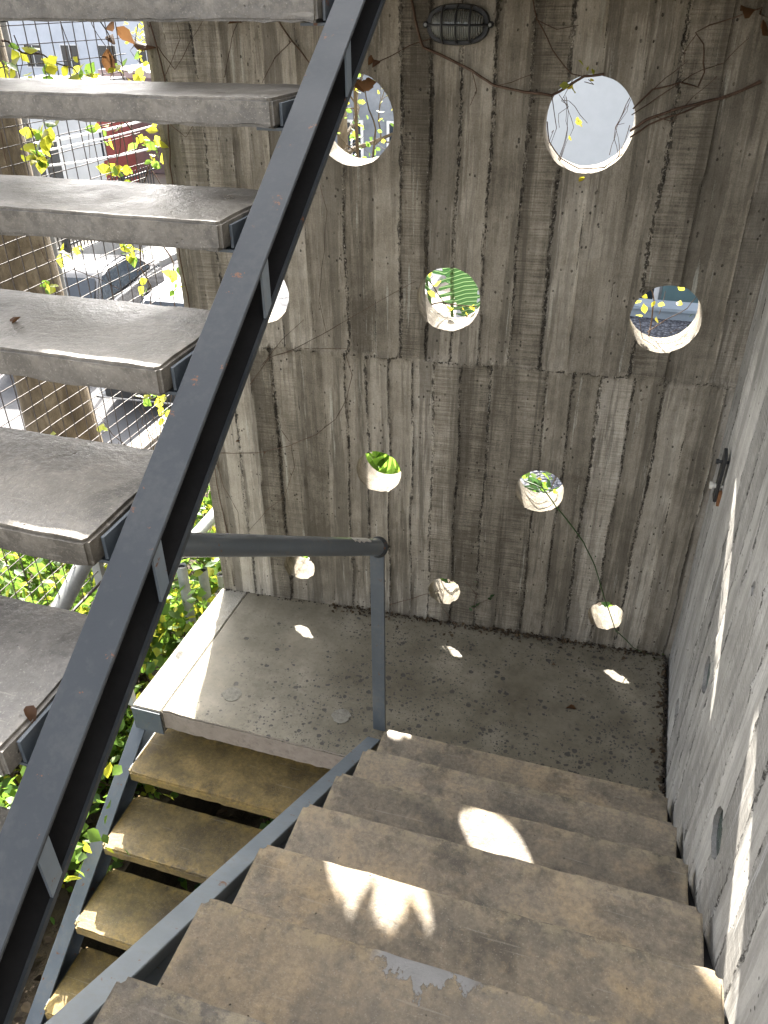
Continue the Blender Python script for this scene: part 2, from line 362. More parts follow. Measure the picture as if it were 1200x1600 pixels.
M_dry2 = mat_leaf('old_dark_leaf', (0.035, 0.024, 0.015), (0.12, 0.085, 0.05), 0.1, 0.9)
M_yel = mat_leaf('yellow_blossom', (0.45, 0.36, 0.02), (0.65, 0.55, 0.05), 0.35)

# ------------------------------------------------------------------ leaves
LEAF = [(0, 0, 0), (-.28, .30, .05), (0, .30, -.03), (.28, .30, .05), (-.33, .58, .04), (0, .62, -.04), (.33, .58, .04), (0, 1, -.10)]
LEAF_F = [(0, 2, 1), (0, 3, 2), (1, 2, 5, 4), (2, 3, 6, 5), (4, 5, 7), (5, 6, 7)]
LONG = [(0, 0, 0), (-.06, .3, .10), (0, .3, .07), (.06, .3, .10), (-.07, .65, .10), (0, .65, .06), (.07, .65, .10), (0, 1, -.06)]
def leaf_mesh(name, pts, size, rg, shape=LEAF, up=0.5, droop=0.0, curl=0.0, dirs=None):
    B = np.array(shape); V = []; Fc = []; lv = []
    for i, p in enumerate(pts):
        s = rg.uniform(size[0], size[1])
        n = Vector((rg.gauss(0, 1), rg.gauss(0, 1), rg.gauss(0, 1) + up * 2)).normalized()
        d = Vector((rg.gauss(0, 1), rg.gauss(0, 1), rg.gauss(0, 0.6) - droop)) if dirs is None else Vector(dirs[i])
        d = (d - n * d.dot(n))
        d = d.normalized() if d.length > 1e-4 else n.orthogonal().normalized()
        x = d.cross(n)
        b = B.copy()
        if curl: b[:, 2] += curl * (b[:, 1] ** 2) * rg.uniform(-1, 1); b[:, 2] += abs(curl) * np.abs(b[:, 0]) * rg.uniform(0, 2)
        MM = np.array([x, d, n])
        o = len(V); V.extend((np.array(p) + s * (b @ MM)).tolist())
        Fc.extend([tuple(o + j for j in f) for f in LEAF_F])
        q = rg.random(); lv.extend([q] * len(b))
    me = bpy.data.meshes.new(name); me.from_pydata(V, [], Fc)
    a = me.attributes.new('lv', 'FLOAT', 'POINT'); a.data.foreach_set('value', lv)
    me.polygons.foreach_set('use_smooth', [True] * len(me.polygons))
    return me

# beams of sunlight that come through the wall's holes must stay open
HOLES = [(-1.03, -0.366, .150), (-0.218, -0.364, .149), (-1.44, -1.01, .126), (-0.665, -0.985, .124), (0.141, -1.002, .127),
         (-0.95, -1.786, .103), (-0.239, -1.793, .103), (-1.36, -2.385, .078), (-0.633, -2.406, .076), (0.125, -2.414, .080), (-1.42, 0.90, .20), (-.62, 1.03, .103), (.59, -.366, .1)]
HOLES = HOLES[:12]
OPEN = [0, 1, 3, 4, 7, 8, 9, 10]
def in_beam(p, pad=0.03, strict=False):
    p = Vector(p)
    # sunlight that rakes past the wall's left edge onto the landing and the lower treads
    tt = (p.y - 2.95) / SUN_TO.y; q = p - SUN_TO * tt
    if tt > 0 and -2.75 < q.x < -1.70 and -2.62 < q.z < -1.95 and (strict or noise.noise(p * 5) > -.5): return True
    for i in OPEN:
        x, z, r = HOLES[i]
        c = Vector((x, WY + math.tan(WA) * x, z)); v = p - c; t = v.dot(SUN_TO)
        if t > 0 and (v - SUN_TO * t).length < r + pad: return True
    return False

# ================================================================== SETTING: ground
def slab(name, poly, zt, th, mat, kind='structure', bev=0):
    bm = bmesh.new(); add_prism(bm, [Vector((x, y, zt - th)) for x, y in poly], Vector((0, 0, th)))
    o = link(name, bm_mesh(bm, name), mat); 
    if kind: o['kind'] = kind
    return o
STZ = -5.6
M_ground = mat_plain('dusty_ground', (0.14, 0.125, 0.10), (0.21, 0.19, 0.155), 0.6, 0.95, 0.02)
k = NM('worn_asphalt'); a = k.noise(0.5, 5, 0.6); b = k.noise(60, 3, 0.7); c = k.noise(1, 4, .6, k.map((.25, 3, 1)))
M_asph = k.fin(k.mix(k.mr(b, .3, .7, 0, .4), k.mix(k.mr(k.math('ADD', k.math('MULTIPLY', a, .6), k.math('MULTIPLY', c, .4)), .35, .65), (0.075, 0.075, 0.08), (0.13, 0.13, 0.135)), (0.20, 0.195, 0.19)), 0.9, k.bump(b, 0.01, 0.5), 0.3)
M_pave = mat_plain('pale_concrete_pavement', (0.20, 0.198, 0.195), (0.28, 0.276, 0.27), 2.5, 0.85, 0.006, speck=.2)
bm = bmesh.new(); bmesh.ops.create_grid(bm, x_segments=8, y_segments=8, size=900)
for v in bm.verts: v.co.z = STZ - 0.02
o = link('ground', bm_mesh(bm, 'ground'), M_ground); o['kind'] = 'structure'
slab('street', [(-6.2, -60), (-6.2, 200), (-11.2, 200), (-11.2, -60)], STZ, 0.3, M_asph)
slab('near_pavement', [(-4.25, -60), (-4.25, 200), (-6.2, 200), (-6.2, -60)], STZ + 0.14, 0.4, M_pave)
slab('far_pavement', [(-11.2, -60), (-11.2, 200), (-12.6, 200), (-12.6, -60)], STZ + 0.14, 0.4, M_pave)
GZ = -3.55
slab('garden_bed', [(-4.0, -3), (-1.9, -3), (-1.9, 8), (-4.0, 8)], GZ, 2.0, M_soil)
slab('soil_under_stairs', [(-1.9, -3), (2.6, -3), (2.6, 3.12), (-1.9, 3.12)], -4.15, 1.4, M_soil)
slab('planting_bed', [(-1.9, 3.26), (3.0, 3.26), (3.0, 5.2), (-1.9, 5.2)], -3.35, 2.2, M_soil)
k = NM('blue_grey_gravel'); v = k.voro(26, k.map((1, 1, .6))); vc = k.voro(26, k.map((1, 1, .6)), 'F1', 'Color')
sc_ = k.new('ShaderNodeSeparateColor'); k.l.new(vc, sc_.inputs[0])
M_gravel = k.fin(k.mix(k.mr(v, .2, .7, 0, .8), k.mix(sc_.outputs[0], (0.09, 0.095, 0.12), (0.24, 0.25, 0.28)), (0.02, 0.02, 0.025)), .9, k.bump(k.mr(v, 0, .8, 1, 0), .03, 1), .3)
slab('gravel_roof', [(-1.9, 5.2), (9, 5.2), (9, 10.4), (-1.9, 10.4)], -3.44, 1.9, M_gravel)

# retaining wall of the garden
M_ret = mat_plain('old_rendered_wall', (0.20, 0.18, 0.15), (0.34, 0.31, 0.27), 3, .9, .01, speck=.3)
bm = bmesh.new(); add_box(bm, (-4.18, -3, STZ), (-4.0, 8.1, GZ + 0.12), 0.01)
tag(link('retaining_wall', bm_mesh(bm, 'w'), M_ret), 'low rendered retaining wall holding the garden bed beside the street', 'wall')

# ================================================================== BOARD-MARKED WALLS
def board_wall(name, u0, u1, z0, z1, th, holes, lifts, bw, seed, mat, label, mtx, du=0.0085, dz=0.02, seamp=.55, relief=1.0):
    rg = np.random.RandomState(seed); pr = random.Random(seed)
    nu = int(round((u1 - u0) / du)) + 1; nz = int(round((z1 - z0) / dz)) + 1
    us = np.linspace(u0, u1, nu); zs = np.linspace(z0, z1, nz)
    UU, ZZ = np.meshgrid(us, zs)                       # nz x nu
    depth = np.zeros_like(UU); tone = np.zeros_like(UU); saw = np.zeros_like(UU); seamd = np.ones_like(UU)
    edges = [z0] + list(lifts) + [z1]
    for li in range(len(edges) - 1):
        za, zb = edges[li], edges[li + 1]
        b = [u0 - 0.05]
        lo_, hi_ = bw[li % len(bw)]
        while b[-1] < u1 + .05: b.append(b[-1] + rg.uniform(lo_, hi_))
        b = np.array(b); n = len(b)
        off = rg.normal(0, 0.0016, n) * relief; tn = np.clip(rg.normal(.5, .30, n), 0, 1); sw = np.where(rg.rand(n) < .42, rg.uniform(.4, 1, n), rg.uniform(0, .12, n))
        tilt = rg.normal(0, 0.012, n) * relief
        sk = np.where(rg.rand(n) < seamp, rg.uniform(.8, 1.3, n), rg.uniform(1.8, 5, n))
        fin = np.where(rg.rand(n) < .55, rg.uniform(.003, .009, n), 0.0008) * relief
        # ragged pour line
        zl_a = np.array([0.018 * noise.noise(Vector((x * 6, li * 7.1 + seed, 0))) + 0.010 * noise.noise(Vector((x * 25, 3, li + seed))) for x in us]) if li else np.zeros(nu)
        zl_b = np.array([0.018 * noise.noise(Vector((x * 6, (li + 1) * 7.1 + seed, 0))) + 0.010 * noise.noise(Vector((x * 25, 3, li + 1 + seed))) for x in us]) if li < len(edges) - 2 else np.zeros(nu)
        inz = (ZZ >= za + zl_a[None, :]) & (ZZ <= zb + zl_b[None, :] + (1e-6 if li == len(edges) - 2 else 0))
        um = UU + 0.004 * np.sin(ZZ * 9 + li) + 0.0 * ZZ
        idx = np.clip(np.searchsorted(b, um.ravel()).reshape(um.shape) - 1, 0, n - 2)
        d0 = um - b[idx]; d1 = b[idx + 1] - um
        sd = np.minimum(d0, d1); kk = np.where(d0 < d1, idx, idx + 1)
        jag = np.array([[0.0]])
        dd = off[idx] + tilt[idx] * (d0 - d1) * .25
        nzv = np.array([noise.noise(Vector((x * 40, z * 24, seed))) for x, z in zip(um.ravel()[::1], ZZ.ravel())]).reshape(um.shape) if False else 0
        ridge = fin[kk] * np.exp(-(sd / 0.006) ** 2)
        depth = np.where(inz, dd - ridge, depth); tone = np.where(inz, tn[idx], tone); saw = np.where(inz, sw[idx], saw); seamd = np.where(inz, sd * sk[kk], seamd)
        if li:
            g = np.exp(-((ZZ - za - zl_a[None, :]) / 0.013) ** 2); depth = depth - 0.011 * g * (0.6 + 0.6 * rg.rand(*ZZ.shape))
            lift_sd = np.abs(ZZ - za - zl_a[None, :]); seamd = np.minimum(seamd, np.where(lift_sd < .02, lift_sd * 1.1 + .001, 1))
    rr = rg.normal(0, 1, depth.shape)
    rr = (rr + np.roll(rr, 1, 0) + np.roll(rr, -1, 0)) / 3
    depth = depth + rr * 0.0009 + rr * 0.004 * np.exp(-(seamd / 0.006) ** 2)
    depth = depth + 0.004 * np.sin(UU * 3 + seed) * np.sin(ZZ * 1.7)
    # slightly ragged outer corner
    V = np.stack([UU, depth, ZZ], -1).reshape(-1, 3)
    keep = np.ones((nz - 1, nu - 1), bool); rim = {}
    uc = (us[:-1] + us[1:]) / 2; zc = (zs[:-1] + zs[1:]) / 2; UC, ZC = np.meshgrid(uc, zc)
    hole_of = -np.ones((nz - 1, nu - 1), int)
    for hi, (hu, hz, hr, hd) in enumerate(holes):
        m = (UC - hu) ** 2 + (ZC - hz) ** 2 < hr * hr; keep &= ~m; hole_of[m] = hi
    def vid(i, j): return i * nu + j
    faces = []; II, JJ = np.nonzero(keep)
    faces = np.stack([II * nu + JJ, II * nu + JJ + 1, (II + 1) * nu + JJ + 1, (II + 1) * nu + JJ], -1)
    extraV = []; extraF = []; nbase = len(V)
    for hi, (hu, hz, hr, hd) in enumerate(holes):
        cells = np.argwhere(hole_of == hi); cs = set(map(tuple, cells)); E_ = []
        for (i, j) in cs:
            if (i - 1, j) not in cs: E_.append((vid(i, j), vid(i, j + 1)))
            if (i, j + 1) not in cs: E_.append((vid(i, j + 1), vid(i + 1, j + 1)))
            if (i + 1, j) not in cs: E_.append((vid(i + 1, j + 1), vid(i + 1, j)))
            if (i, j - 1) not in cs: E_.append((vid(i + 1, j), vid(i, j)))
        bv = sorted({a for e in E_ for a in e})
        rough = 0.007 if hr < .09 else 0.0025
        ml = {}
        for a in bv:
            du_, dz_ = V[a, 0] - hu, V[a, 2] - hz; L = math.hypot(du_, dz_); ang = math.atan2(dz_, du_)
            rr2 = hr + rough * noise.noise(Vector((math.cos(ang) * 3.5, math.sin(ang) * 3.5, hi * 5.3 + seed))) + rough * .5 * noise.noise(Vector((math.cos(ang) * 13, math.sin(ang) * 13, hi * 3.3)))
            V[a, 0] = hu + du_ / L * rr2; V[a, 2] = hz + dz_ / L * rr2
            lay = []
            for q in range(7):
                d = V[a, 1] + (hd - V[a, 1]) * q / 6
                r3 = rr2 + (rough * .45 * noise.noise(Vector((math.cos(ang) * 5, math.sin(ang) * 5, q * .9 + hi))) if 0 < q < 6 else 0)
                lay.append(nbase + len(extraV)); extraV.append((hu + du_ / L * r3, d, hz + dz_ / L * r3))
            ml[a] = lay
        for a, b_ in E_:
            for q in range(6): extraF.append((ml[b_][q], ml[a][q], ml[a][q + 1], ml[b_][q + 1]))
        if hd < th - .01:
            c = nbase + len(extraV); extraV.append((hu, hd, hz))
            for a, b_ in E_: extraF.append((ml[a][6], ml[b_][6], c))
    # back sheet with the same through holes, and the four sides
    Vb = V.copy(); Vb[:, 1] = th
    ob = nbase + len(extraV)
    blind = {hi for hi, h in enumerate(holes) if h[3] < th - .01}
    kb = keep.copy()
    for hi in blind: kb[hole_of == hi] = True
    II, JJ = np.nonzero(kb)
    fb = np.stack([II * nu + JJ, (II + 1) * nu + JJ, (II + 1) * nu + JJ + 1, II * nu + JJ + 1], -1) + ob
    sides = []
    for j in range(nu - 1):
        sides.append((vid(0, j + 1), vid(0, j), ob + vid(0, j), ob + vid(0, j + 1))); t = nz - 1
        sides.append((vid(t, j), vid(t, j + 1), ob + vid(t, j + 1), ob + vid(t, j)))
    for i in range(nz - 1):
        sides.append((vid(i, 0), vid(i + 1, 0), ob + vid(i + 1, 0), ob + vid(i, 0))); t = nu - 1
        sides.append((vid(i + 1, t), vid(i, t), ob + vid(i, t), ob + vid(i + 1, t)))
    allV = np.concatenate([V, np.array(extraV).reshape(-1, 3), Vb]); 
    me = bpy.data.meshes.new(name)
    me.from_pydata(allV.tolist(), [], faces.tolist() + extraF + fb.tolist() + sides)
    ne = len(extraV)
    for nm, arr, dv in (('tone', tone, .30), ('saw', saw, 0.0), ('seam', seamd, 1.0)):
        at = me.attributes.new(nm, 'FLOAT', 'POINT')
        at.data.foreach_set('value', np.concatenate([arr.ravel(), np.full(ne, dv), arr.ravel()]).astype(np.float32))
    me.polygons.foreach_set('use_smooth', [True] * len(me.polygons)); me.set_sharp_from_angle(angle=R(50))
    o = link(name, me, mat); o.matrix_world = mtx
    return tag(o, label, 'wall')

TH = 0.16
mf = Matrix.Translation((0, WY, 0)) @ Matrix.Rotation(WA, 4, 'Z')
ca = math.cos(WA)
fh = [(x / ca, z, r, TH) for x, z, r in HOLES]
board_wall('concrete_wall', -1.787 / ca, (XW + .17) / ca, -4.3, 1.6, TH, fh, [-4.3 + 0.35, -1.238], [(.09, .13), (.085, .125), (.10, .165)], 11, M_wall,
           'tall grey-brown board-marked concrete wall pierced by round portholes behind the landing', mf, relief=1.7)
mr_ = Matrix.Translation((XW, 0, 0)) @ Matrix.Rotation(R(-90), 4, 'Z')
M_gdisc = mat_plain('dull_green_glass', (0.018, 0.032, 0.027), (0.045, 0.07, 0.06), 9, .25, .001, .5)
rh = [(-1.497, -1.84, .068, .075), (-2.15, -1.885, .062, .07), (-2.50, -2.40, .045, .06), (-1.912, -1.345, .022, .03)]
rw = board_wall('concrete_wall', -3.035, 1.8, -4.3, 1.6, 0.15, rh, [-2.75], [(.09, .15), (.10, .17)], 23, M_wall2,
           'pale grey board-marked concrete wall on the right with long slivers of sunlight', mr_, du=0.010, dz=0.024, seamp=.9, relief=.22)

for hu, hz, hr, hd in rh[:3]:
    bm = bmesh.new(); add_tube(bm, [Vector((hu, .012, hz)), Vector((hu, .03, hz))], hr * .975, 24)
    d_ = link('glass_disc', bm_mesh(bm, 'disc', 40), M_gdisc); d_.parent = rw
# ================================================================== STAIRS
def tread_mesh(x0, x1, y0, y1, zt, th, seed, chip=0.004, cr=.014):
    bm = bmesh.new()
    vs = add_box(bm, (x0, y0, zt - th), (x1, y1, zt))
    ve = [e for e in bm.edges if abs(e.verts[0].co.z - e.verts[1].co.z) > th * .9]
    bmesh.ops.bevel(bm, geom=ve, offset=cr, segments=3, affect='EDGES')
    he = [e for e in bm.edges if abs(e.verts[0].co.z - e.verts[1].co.z) < 1e-5 and len(e.link_faces) == 2 and abs(e.link_faces[0].normal.z - e.link_faces[1].normal.z) > .5]
    bmesh.ops.bevel(bm, geom=he, offset=.0055, segments=2, affect='EDGES')
    nx = max(6, int((x1 - x0) / .03)); ny = max(3, int((y1 - y0) / .05))
    for i in range(1, nx):
        bmesh.ops.bisect_plane(bm, geom=bm.verts[:] + bm.edges[:] + bm.faces[:], plane_co=(x0 + (x1 - x0) * i / nx, 0, 0), plane_no=(1, 0, 0))
    for i in range(1, ny):
        bmesh.ops.bisect_plane(bm, geom=bm.verts[:] + bm.edges[:] + bm.faces[:], plane_co=(0, y0 + (y1 - y0) * i / ny, 0), plane_no=(0, 1, 0))
    cx, cy_, cz = (x0 + x1) / 2, (y0 + y1) / 2, zt - th / 2
    for v in bm.verts:
        p = v.co; q = Vector((p.x * 13, p.y * 13, p.z * 13 + seed * 7.7)); q2 = q * 3.4
        edge = (abs(p.y - y0) < .008 or abs(p.y - y1) < .008 or abs(p.x - x0) < .008 or abs(p.x - x1) < .008)
        a = .0016 * noise.noise(q) ; e = (chip * .6 * noise.noise(q2) + .0008 * noise.noise(q)) if edge else 0
        d = Vector((0, 0, a))
        if edge:
            bot = p.z < zt - th * .6
            d += Vector((math.copysign(1, p.x - cx) * (e if abs(abs(p.x - cx) - (x1 - x0) / 2) < .008 else 0), math.copysign(1, p.y - cy_) * (e if abs(abs(p.y - cy_) - (y1 - y0) / 2) < .008 else 0), (chip * .9 if bot else chip * .3) * noise.noise(q2 * 1.6 + Vector((9, 1, 4)))))
            big = noise.noise(Vector((p.x * 5, p.y * 5, seed * 3.1)))
            if big > .5 and not bot: d.z -= (big - .5) * .012
        v.co = p + d
    ew = []
    for v in bm.verts:
        p = v.co; dz = zt - p.z
        dist = min(abs(p.x - x0), abs(p.x - x1), abs(p.y - y0), abs(p.y - y1))
        ew.append(max(0.0, 1 - dist / .012) * max(0.0, 1 - dz / .012))
    me = bm_mesh(bm, 'tread', 40)
    at_ = me.attributes.new('edge', 'FLOAT', 'POINT'); at_.data.foreach_set('value', ew)
    return me

def channel(bm, x_open, x_back, ctop, h, y0, y1, sgn, t=.007, web=True, top=True, bottom=True):
    """a sloping C-channel: web at x_back, flanges reaching to x_open; ctop + sgn*SLOPE*y is the top line"""
    f = lambda y, c: c + sgn * SLOPE * y
    tv = t * math.sqrt(1 + SLOPE ** 2)
    lo, hi = min(x_open, x_back), max(x_open, x_back)
    def bar(xa, xb, ca_, cb_):
        add_prism(bm, [Vector((xa, y0, f(y0, ca_))), Vector((xa, y1, f(y1, ca_))), Vector((xa, y1, f(y1, cb_))), Vector((xa, y0, f(y0, cb_)))], Vector((xb - xa, 0, 0)))
    if top: bar(lo, hi, ctop - tv, ctop)
    if bottom: bar(lo, hi, ctop - h, ctop - h + tv)
    if web:
        if x_back < x_open: bar(x_back, x_back + t, ctop - h + tv, ctop - tv)
        else: bar(x_back - t, x_back, ctop - h + tv, ctop - tv)
    es = [e for e in bm.edges if abs((e.verts[0].co - e.verts[1].co).y) > .3]
    bmesh.ops.bevel(bm, geom=es, offset=.0018, segments=1, affect='EDGES')

TD, TT = 0.285, 0.052
def flight(name, root, label, xs, n0, n1, y_at, z_at, sgn, tmat, stringers, seed, brackets=True, depth=TD, labels={}):
    t = thing(name, root, label, 'staircase')
    for j in range(n0, n1 + 1):
        yn, zn = y_at(j), z_at(j)
        ya, yb = (yn, yn + depth) if sgn > 0 else (yn - depth, yn)
        cr_ = .006 if seed == 3 else .014
        m = tmat(j) if callable(tmat) else tmat
        o = link('tread', tread_mesh(xs[0], xs[1], ya, yb, zn, TT, seed + j * 1.7, .0045, cr_), m, t)
        if j in labels: o['label'] = labels[j]
        if brackets:
            for side, xe in ((1, xs[1]), (-1, xs[0])):
                bm = bmesh.new()
                a_ = xe + side * .002; b_ = xe + side * .008
                add_box(bm, (min(a_, b_), ya + .03, zn - TT + .001), (max(a_, b_), yb - .03, zn - .010), .001)
                c_ = xe + side * .036
                add_box(bm, (min(xe - side * .05, c_), ya + .03, zn - TT - .008), (max(xe - side * .05, c_), yb - .03, zn - TT - .002), .001)
                sub(link('bracket', bm_mesh(bm, 'b'), M_brk), o)
    for (xo, xb, ct, h, y0, y1, gus) in stringers:
        dark = bool(gus)
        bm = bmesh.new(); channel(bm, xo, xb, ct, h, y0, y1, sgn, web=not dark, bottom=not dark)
        s = link('stringer', bm_mesh(bm, 's'), (M_black if xo > .4 else M_steel2) if seed == 17 else (M_brk if seed == 41 else M_steel), t)  # black wall-side filler: shade and dark debris of the tread gap as colour
        if dark:
            # channel's inside, its shade painted black, and the painted lip of its lower flange
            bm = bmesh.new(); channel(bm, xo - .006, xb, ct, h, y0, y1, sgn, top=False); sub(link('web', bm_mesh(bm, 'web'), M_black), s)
            f_ = lambda y, c: c + SLOPE * y
            bm = bmesh.new(); add_prism(bm, [Vector((xo - .0055, y0, f_(y0, ct - h))), Vector((xo - .0055, y1, f_(y1, ct - h))), Vector((xo - .0055, y1, f_(y1, ct - h + .011))), Vector((xo - .0055, y0, f_(y0, ct - h + .011)))], Vector((.0055, 0, 0)))
            sub(link('lip', bm_mesh(bm, 'lip'), M_steel, None), s)
        ax = Vector((0, 1, sgn * SLOPE)).normalized(); nn = Vector((0, -sgn * SLOPE, 1)).normalized()
        hp = h * nn.z
        for gy in gus:
            bm = bmesh.new(); c0, c1 = ct - .0075 + SLOPE * gy, ct - h + .012 + SLOPE * gy; w_ = .0135
            add_prism(bm, [Vector((xo - .005, gy - w_, c0 - SLOPE * w_)), Vector((xo - .005, gy + w_, c0 + SLOPE * w_)), Vector((xo - .005, gy + w_, c1 + SLOPE * w_)), Vector((xo - .005, gy - w_, c1 - SLOPE * w_))], Vector((.0045, 0, 0)))
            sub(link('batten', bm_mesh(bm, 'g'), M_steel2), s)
        for gy in [y0 + .35 + i * .46 for i in range(int((y1 - y0 - .4) / .46))]:
            bm = bmesh.new()
            c = Vector((xb + math.copysign(.007, xo - xb), gy, ct - h * .42 + sgn * SLOPE * gy)); dx = math.copysign(.006, xo - xb)
            add_tube(bm, [c, c + Vector((dx, 0, 0))], .008, 6)
            sub(link('bolt', bm_mesh(bm, 'bolts'), M_steel), s)
    return t

CU = -1.226; HU = .100; XUO, XUB = -.610, -.676
gus = []
for q in [(545, 72), (416, 434), (250, 879), (75, 1342)]:
    gus.append(onx(*q, XUO).y)
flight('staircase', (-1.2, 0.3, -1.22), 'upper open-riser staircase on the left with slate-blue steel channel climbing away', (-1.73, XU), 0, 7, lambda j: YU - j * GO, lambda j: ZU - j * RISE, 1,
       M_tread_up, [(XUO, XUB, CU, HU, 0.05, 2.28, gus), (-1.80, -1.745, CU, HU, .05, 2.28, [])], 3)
def dn_mat(j): return M_tread_chip if j == 2 else M_tread_dn
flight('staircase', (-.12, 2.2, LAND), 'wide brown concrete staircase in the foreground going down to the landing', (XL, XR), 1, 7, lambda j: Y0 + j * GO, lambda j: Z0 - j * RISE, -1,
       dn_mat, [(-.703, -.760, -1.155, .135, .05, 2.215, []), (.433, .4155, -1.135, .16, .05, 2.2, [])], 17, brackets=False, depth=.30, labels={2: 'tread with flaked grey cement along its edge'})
flight('staircase', (-1.25, .3, -4.15), 'ochre-tinted lower staircase running down beneath the steel channel', (XLL, -.80), 1, 8, lambda j: YL - j * GO, lambda j: ZL_ - j * RISE, 1,
       M_tread_lo, [(-1.762, -1.828, -4.095, .13, 0.0, 2.10, []), (-.742, -.795, -4.12, .13, 0, 2.04, [])], 41, depth=.275)

# landing
lt = thing('landing', (-.7, 2.6, LAND), 'worn concrete stair landing with dark pebbles showing and patches of sun', 'landing')
def landing_mesh(x0, x1, y0, yl, yr, zt, th, seed):
    bm = bmesh.new(); add_prism(bm, [Vector((x0, y0, zt - th)), Vector((x1, y0, zt - th)), Vector((x1, yr, zt - th)), Vector((x0, yl, zt - th))], Vector((0, 0, th)))
    bmesh.ops.bevel(bm, geom=[e for e in bm.edges if min(v.co.y for v in e.verts) < y0 + .001 and max(v.co.y for v in e.verts) < y0 + .001 and abs(e.verts[0].co.z - e.verts[1].co.z) < .001], offset=.006, segments=2, affect='EDGES')
    for i in range(1, 70): bmesh.ops.bisect_plane(bm, geom=bm.verts[:] + bm.edges[:] + bm.faces[:], plane_co=(x0 + (x1 - x0) * i / 70, 0, 0), plane_no=(1, 0, 0))
    for i in range(1, 28): bmesh.ops.bisect_plane(bm, geom=bm.verts[:] + bm.edges[:] + bm.faces[:], plane_co=(0, y0 + (yr - y0) * i / 28, 0), plane_no=(0, 1, 0))
    for v in bm.verts:
        p = v.co; q = Vector((p.x * 4, p.y * 4, seed)); d = Vector((0, 0, .0035 * noise.noise(q) + .0012 * noise.noise(q * 5)))
        if abs(p.y - y0) < .01: d += Vector((0, .004 * noise.noise(q * 7), .005 * noise.noise(q * 6) if p.z < zt - th * .5 else .002 * noise.noise(q * 9)))
        if p.x > x1 - .004: d += Vector((.010 * noise.noise(q * 6) - .006, 0, .004 * noise.noise(q * 8)))
        v.co = p + d
    return bm_mesh(bm, 'slab', 40)
wl = lambda x: WY + math.tan(WA) * x
o = link('slab', landing_mesh(-1.655, .424, 2.045, wl(-1.655) + .01, wl(.424) + .01, LAND, .108, 4.0), M_land, lt)
M_edge = mat_plain('rough_pale_cement_topping', (0.22, 0.205, 0.165), (0.36, 0.34, 0.29), 14, .85, .012, speck=.6)
bm = bmesh.new()
add_prism(bm, [Vector((-1.80, 2.04, LAND - .13)), Vector((-1.66, 2.04, LAND - .13)), Vector((-1.66, wl(-1.66) - .0, LAND - .13)), Vector((-1.80, wl(-1.8) + .0, LAND - .13))], Vector((0, 0, .131)))
bmesh.ops.bevel(bm, geom=bm.edges[:], offset=.004, segments=2, affect='EDGES')
link('edge_beam', bm_mesh(bm, 'e', 35), M_edge, lt)
bm = bmesh.new(); add_box(bm, (-1.80, 2.030, LAND - .13), (-1.66, 2.037, LAND - .006), .001)
link('end_plate', bm_mesh(bm, 'e'), M_brk, lt)
bm = bmesh.new(); add_box(bm, (-.70, 2.215, LAND - .2), (.42, 2.232, LAND - .115), .001)
link('bearer', bm_mesh(bm, 'e'), M_steel, lt)
M_plug = mat_plain('pale_mortar_plug', (0.15, 0.14, 0.11), (0.30, 0.285, 0.24), 45, .85, .012, speck=.8)
for (px, py, r) in ((363, 1085, .042), (534, 1119, .040)):
    c = onz(px, py, LAND); bm = bmesh.new()
    ring = [Vector((c.x + r * (1 + .35 * noise.noise(Vector((math.cos(a) * 2.4, math.sin(a) * 2.4, px)))) * math.cos(a), c.y + r * math.sin(a), LAND - .01)) for a in [i * 2 * math.pi / 24 for i in range(24)]]
    add_prism(bm, ring, Vector((0, 0, .0125)))
    link('mortar_plug', bm_mesh(bm, 'p'), M_plug, lt)
# the storey above (its landing and flight shade this one; both just out of the picture)
lt2 = thing('landing', (-.7, 2.6, LAND + 2.82), 'underside of the next storey\'s concrete landing above the portholed wall', 'landing')
link('slab', landing_mesh(-1.78, .424, 2.06, wl(-1.78) - .006, wl(.424) - .006, .2, .108, 9.0), M_land, lt2)

# floor the photographer stands on
M_floor = mat_plain('worn_floor_concrete', (0.15, 0.14, 0.12), (0.25, 0.235, 0.21), 3, .75, .005)
slab('upper_floor', [(-1.8, -2.6), (.43, -2.6), (.43, .29), (-1.8, .29)], Z0 + .01, .16, M_floor)

# ---------------------------------------------------------------- guard rail by the post
hr = thing('handrail', (-.722, 2.225, LAND), 'slate-grey tubular guard rail with a flat post standing on the landing', 'handrail')
bm = bmesh.new(); add_box(bm, (-.75, 2.218, LAND), (-.697, 2.230, LAND + .955), .0015)
link('post', bm_mesh(bm, 'post'), M_brk, hr)
A_ = ray(588, 855) * 2.84; B_ = ray(286, 851) * 1.93
B2 = A_ + (B_ - A_) * 1.32
bm = bmesh.new()
pts = [A_ + (B2 - A_) * t for t in (0, .012, .03, .06, .12, .3, .6, 1)]
add_tube(bm, pts, [.031, .031, .030, .0305, .031, .031, .031, .031], 24)
M_rail = M_brk.copy(); M_rail.name = 'glossy_grey_painted_tube'; M_rail.node_tree.nodes['Principled BSDF'].inputs['Coat Weight'].default_value = .7; M_rail.node_tree.nodes['Principled BSDF'].inputs['Coat Roughness'].default_value = .12
rail = link('rail', bm_mesh(bm, 'rail', 50), M_rail, hr)
dirn = (A_ - B_).normalized()
bm = bmesh.new(); add_tube(bm, [A_ + dirn * .001, A_ + dirn * .014, A_ + dirn * .016, A_ + dirn * .02], [.033, .039, .039, .030], 24)
sub(link('end_cap', bm_mesh(bm, 'cap', 40), M_steel), rail)
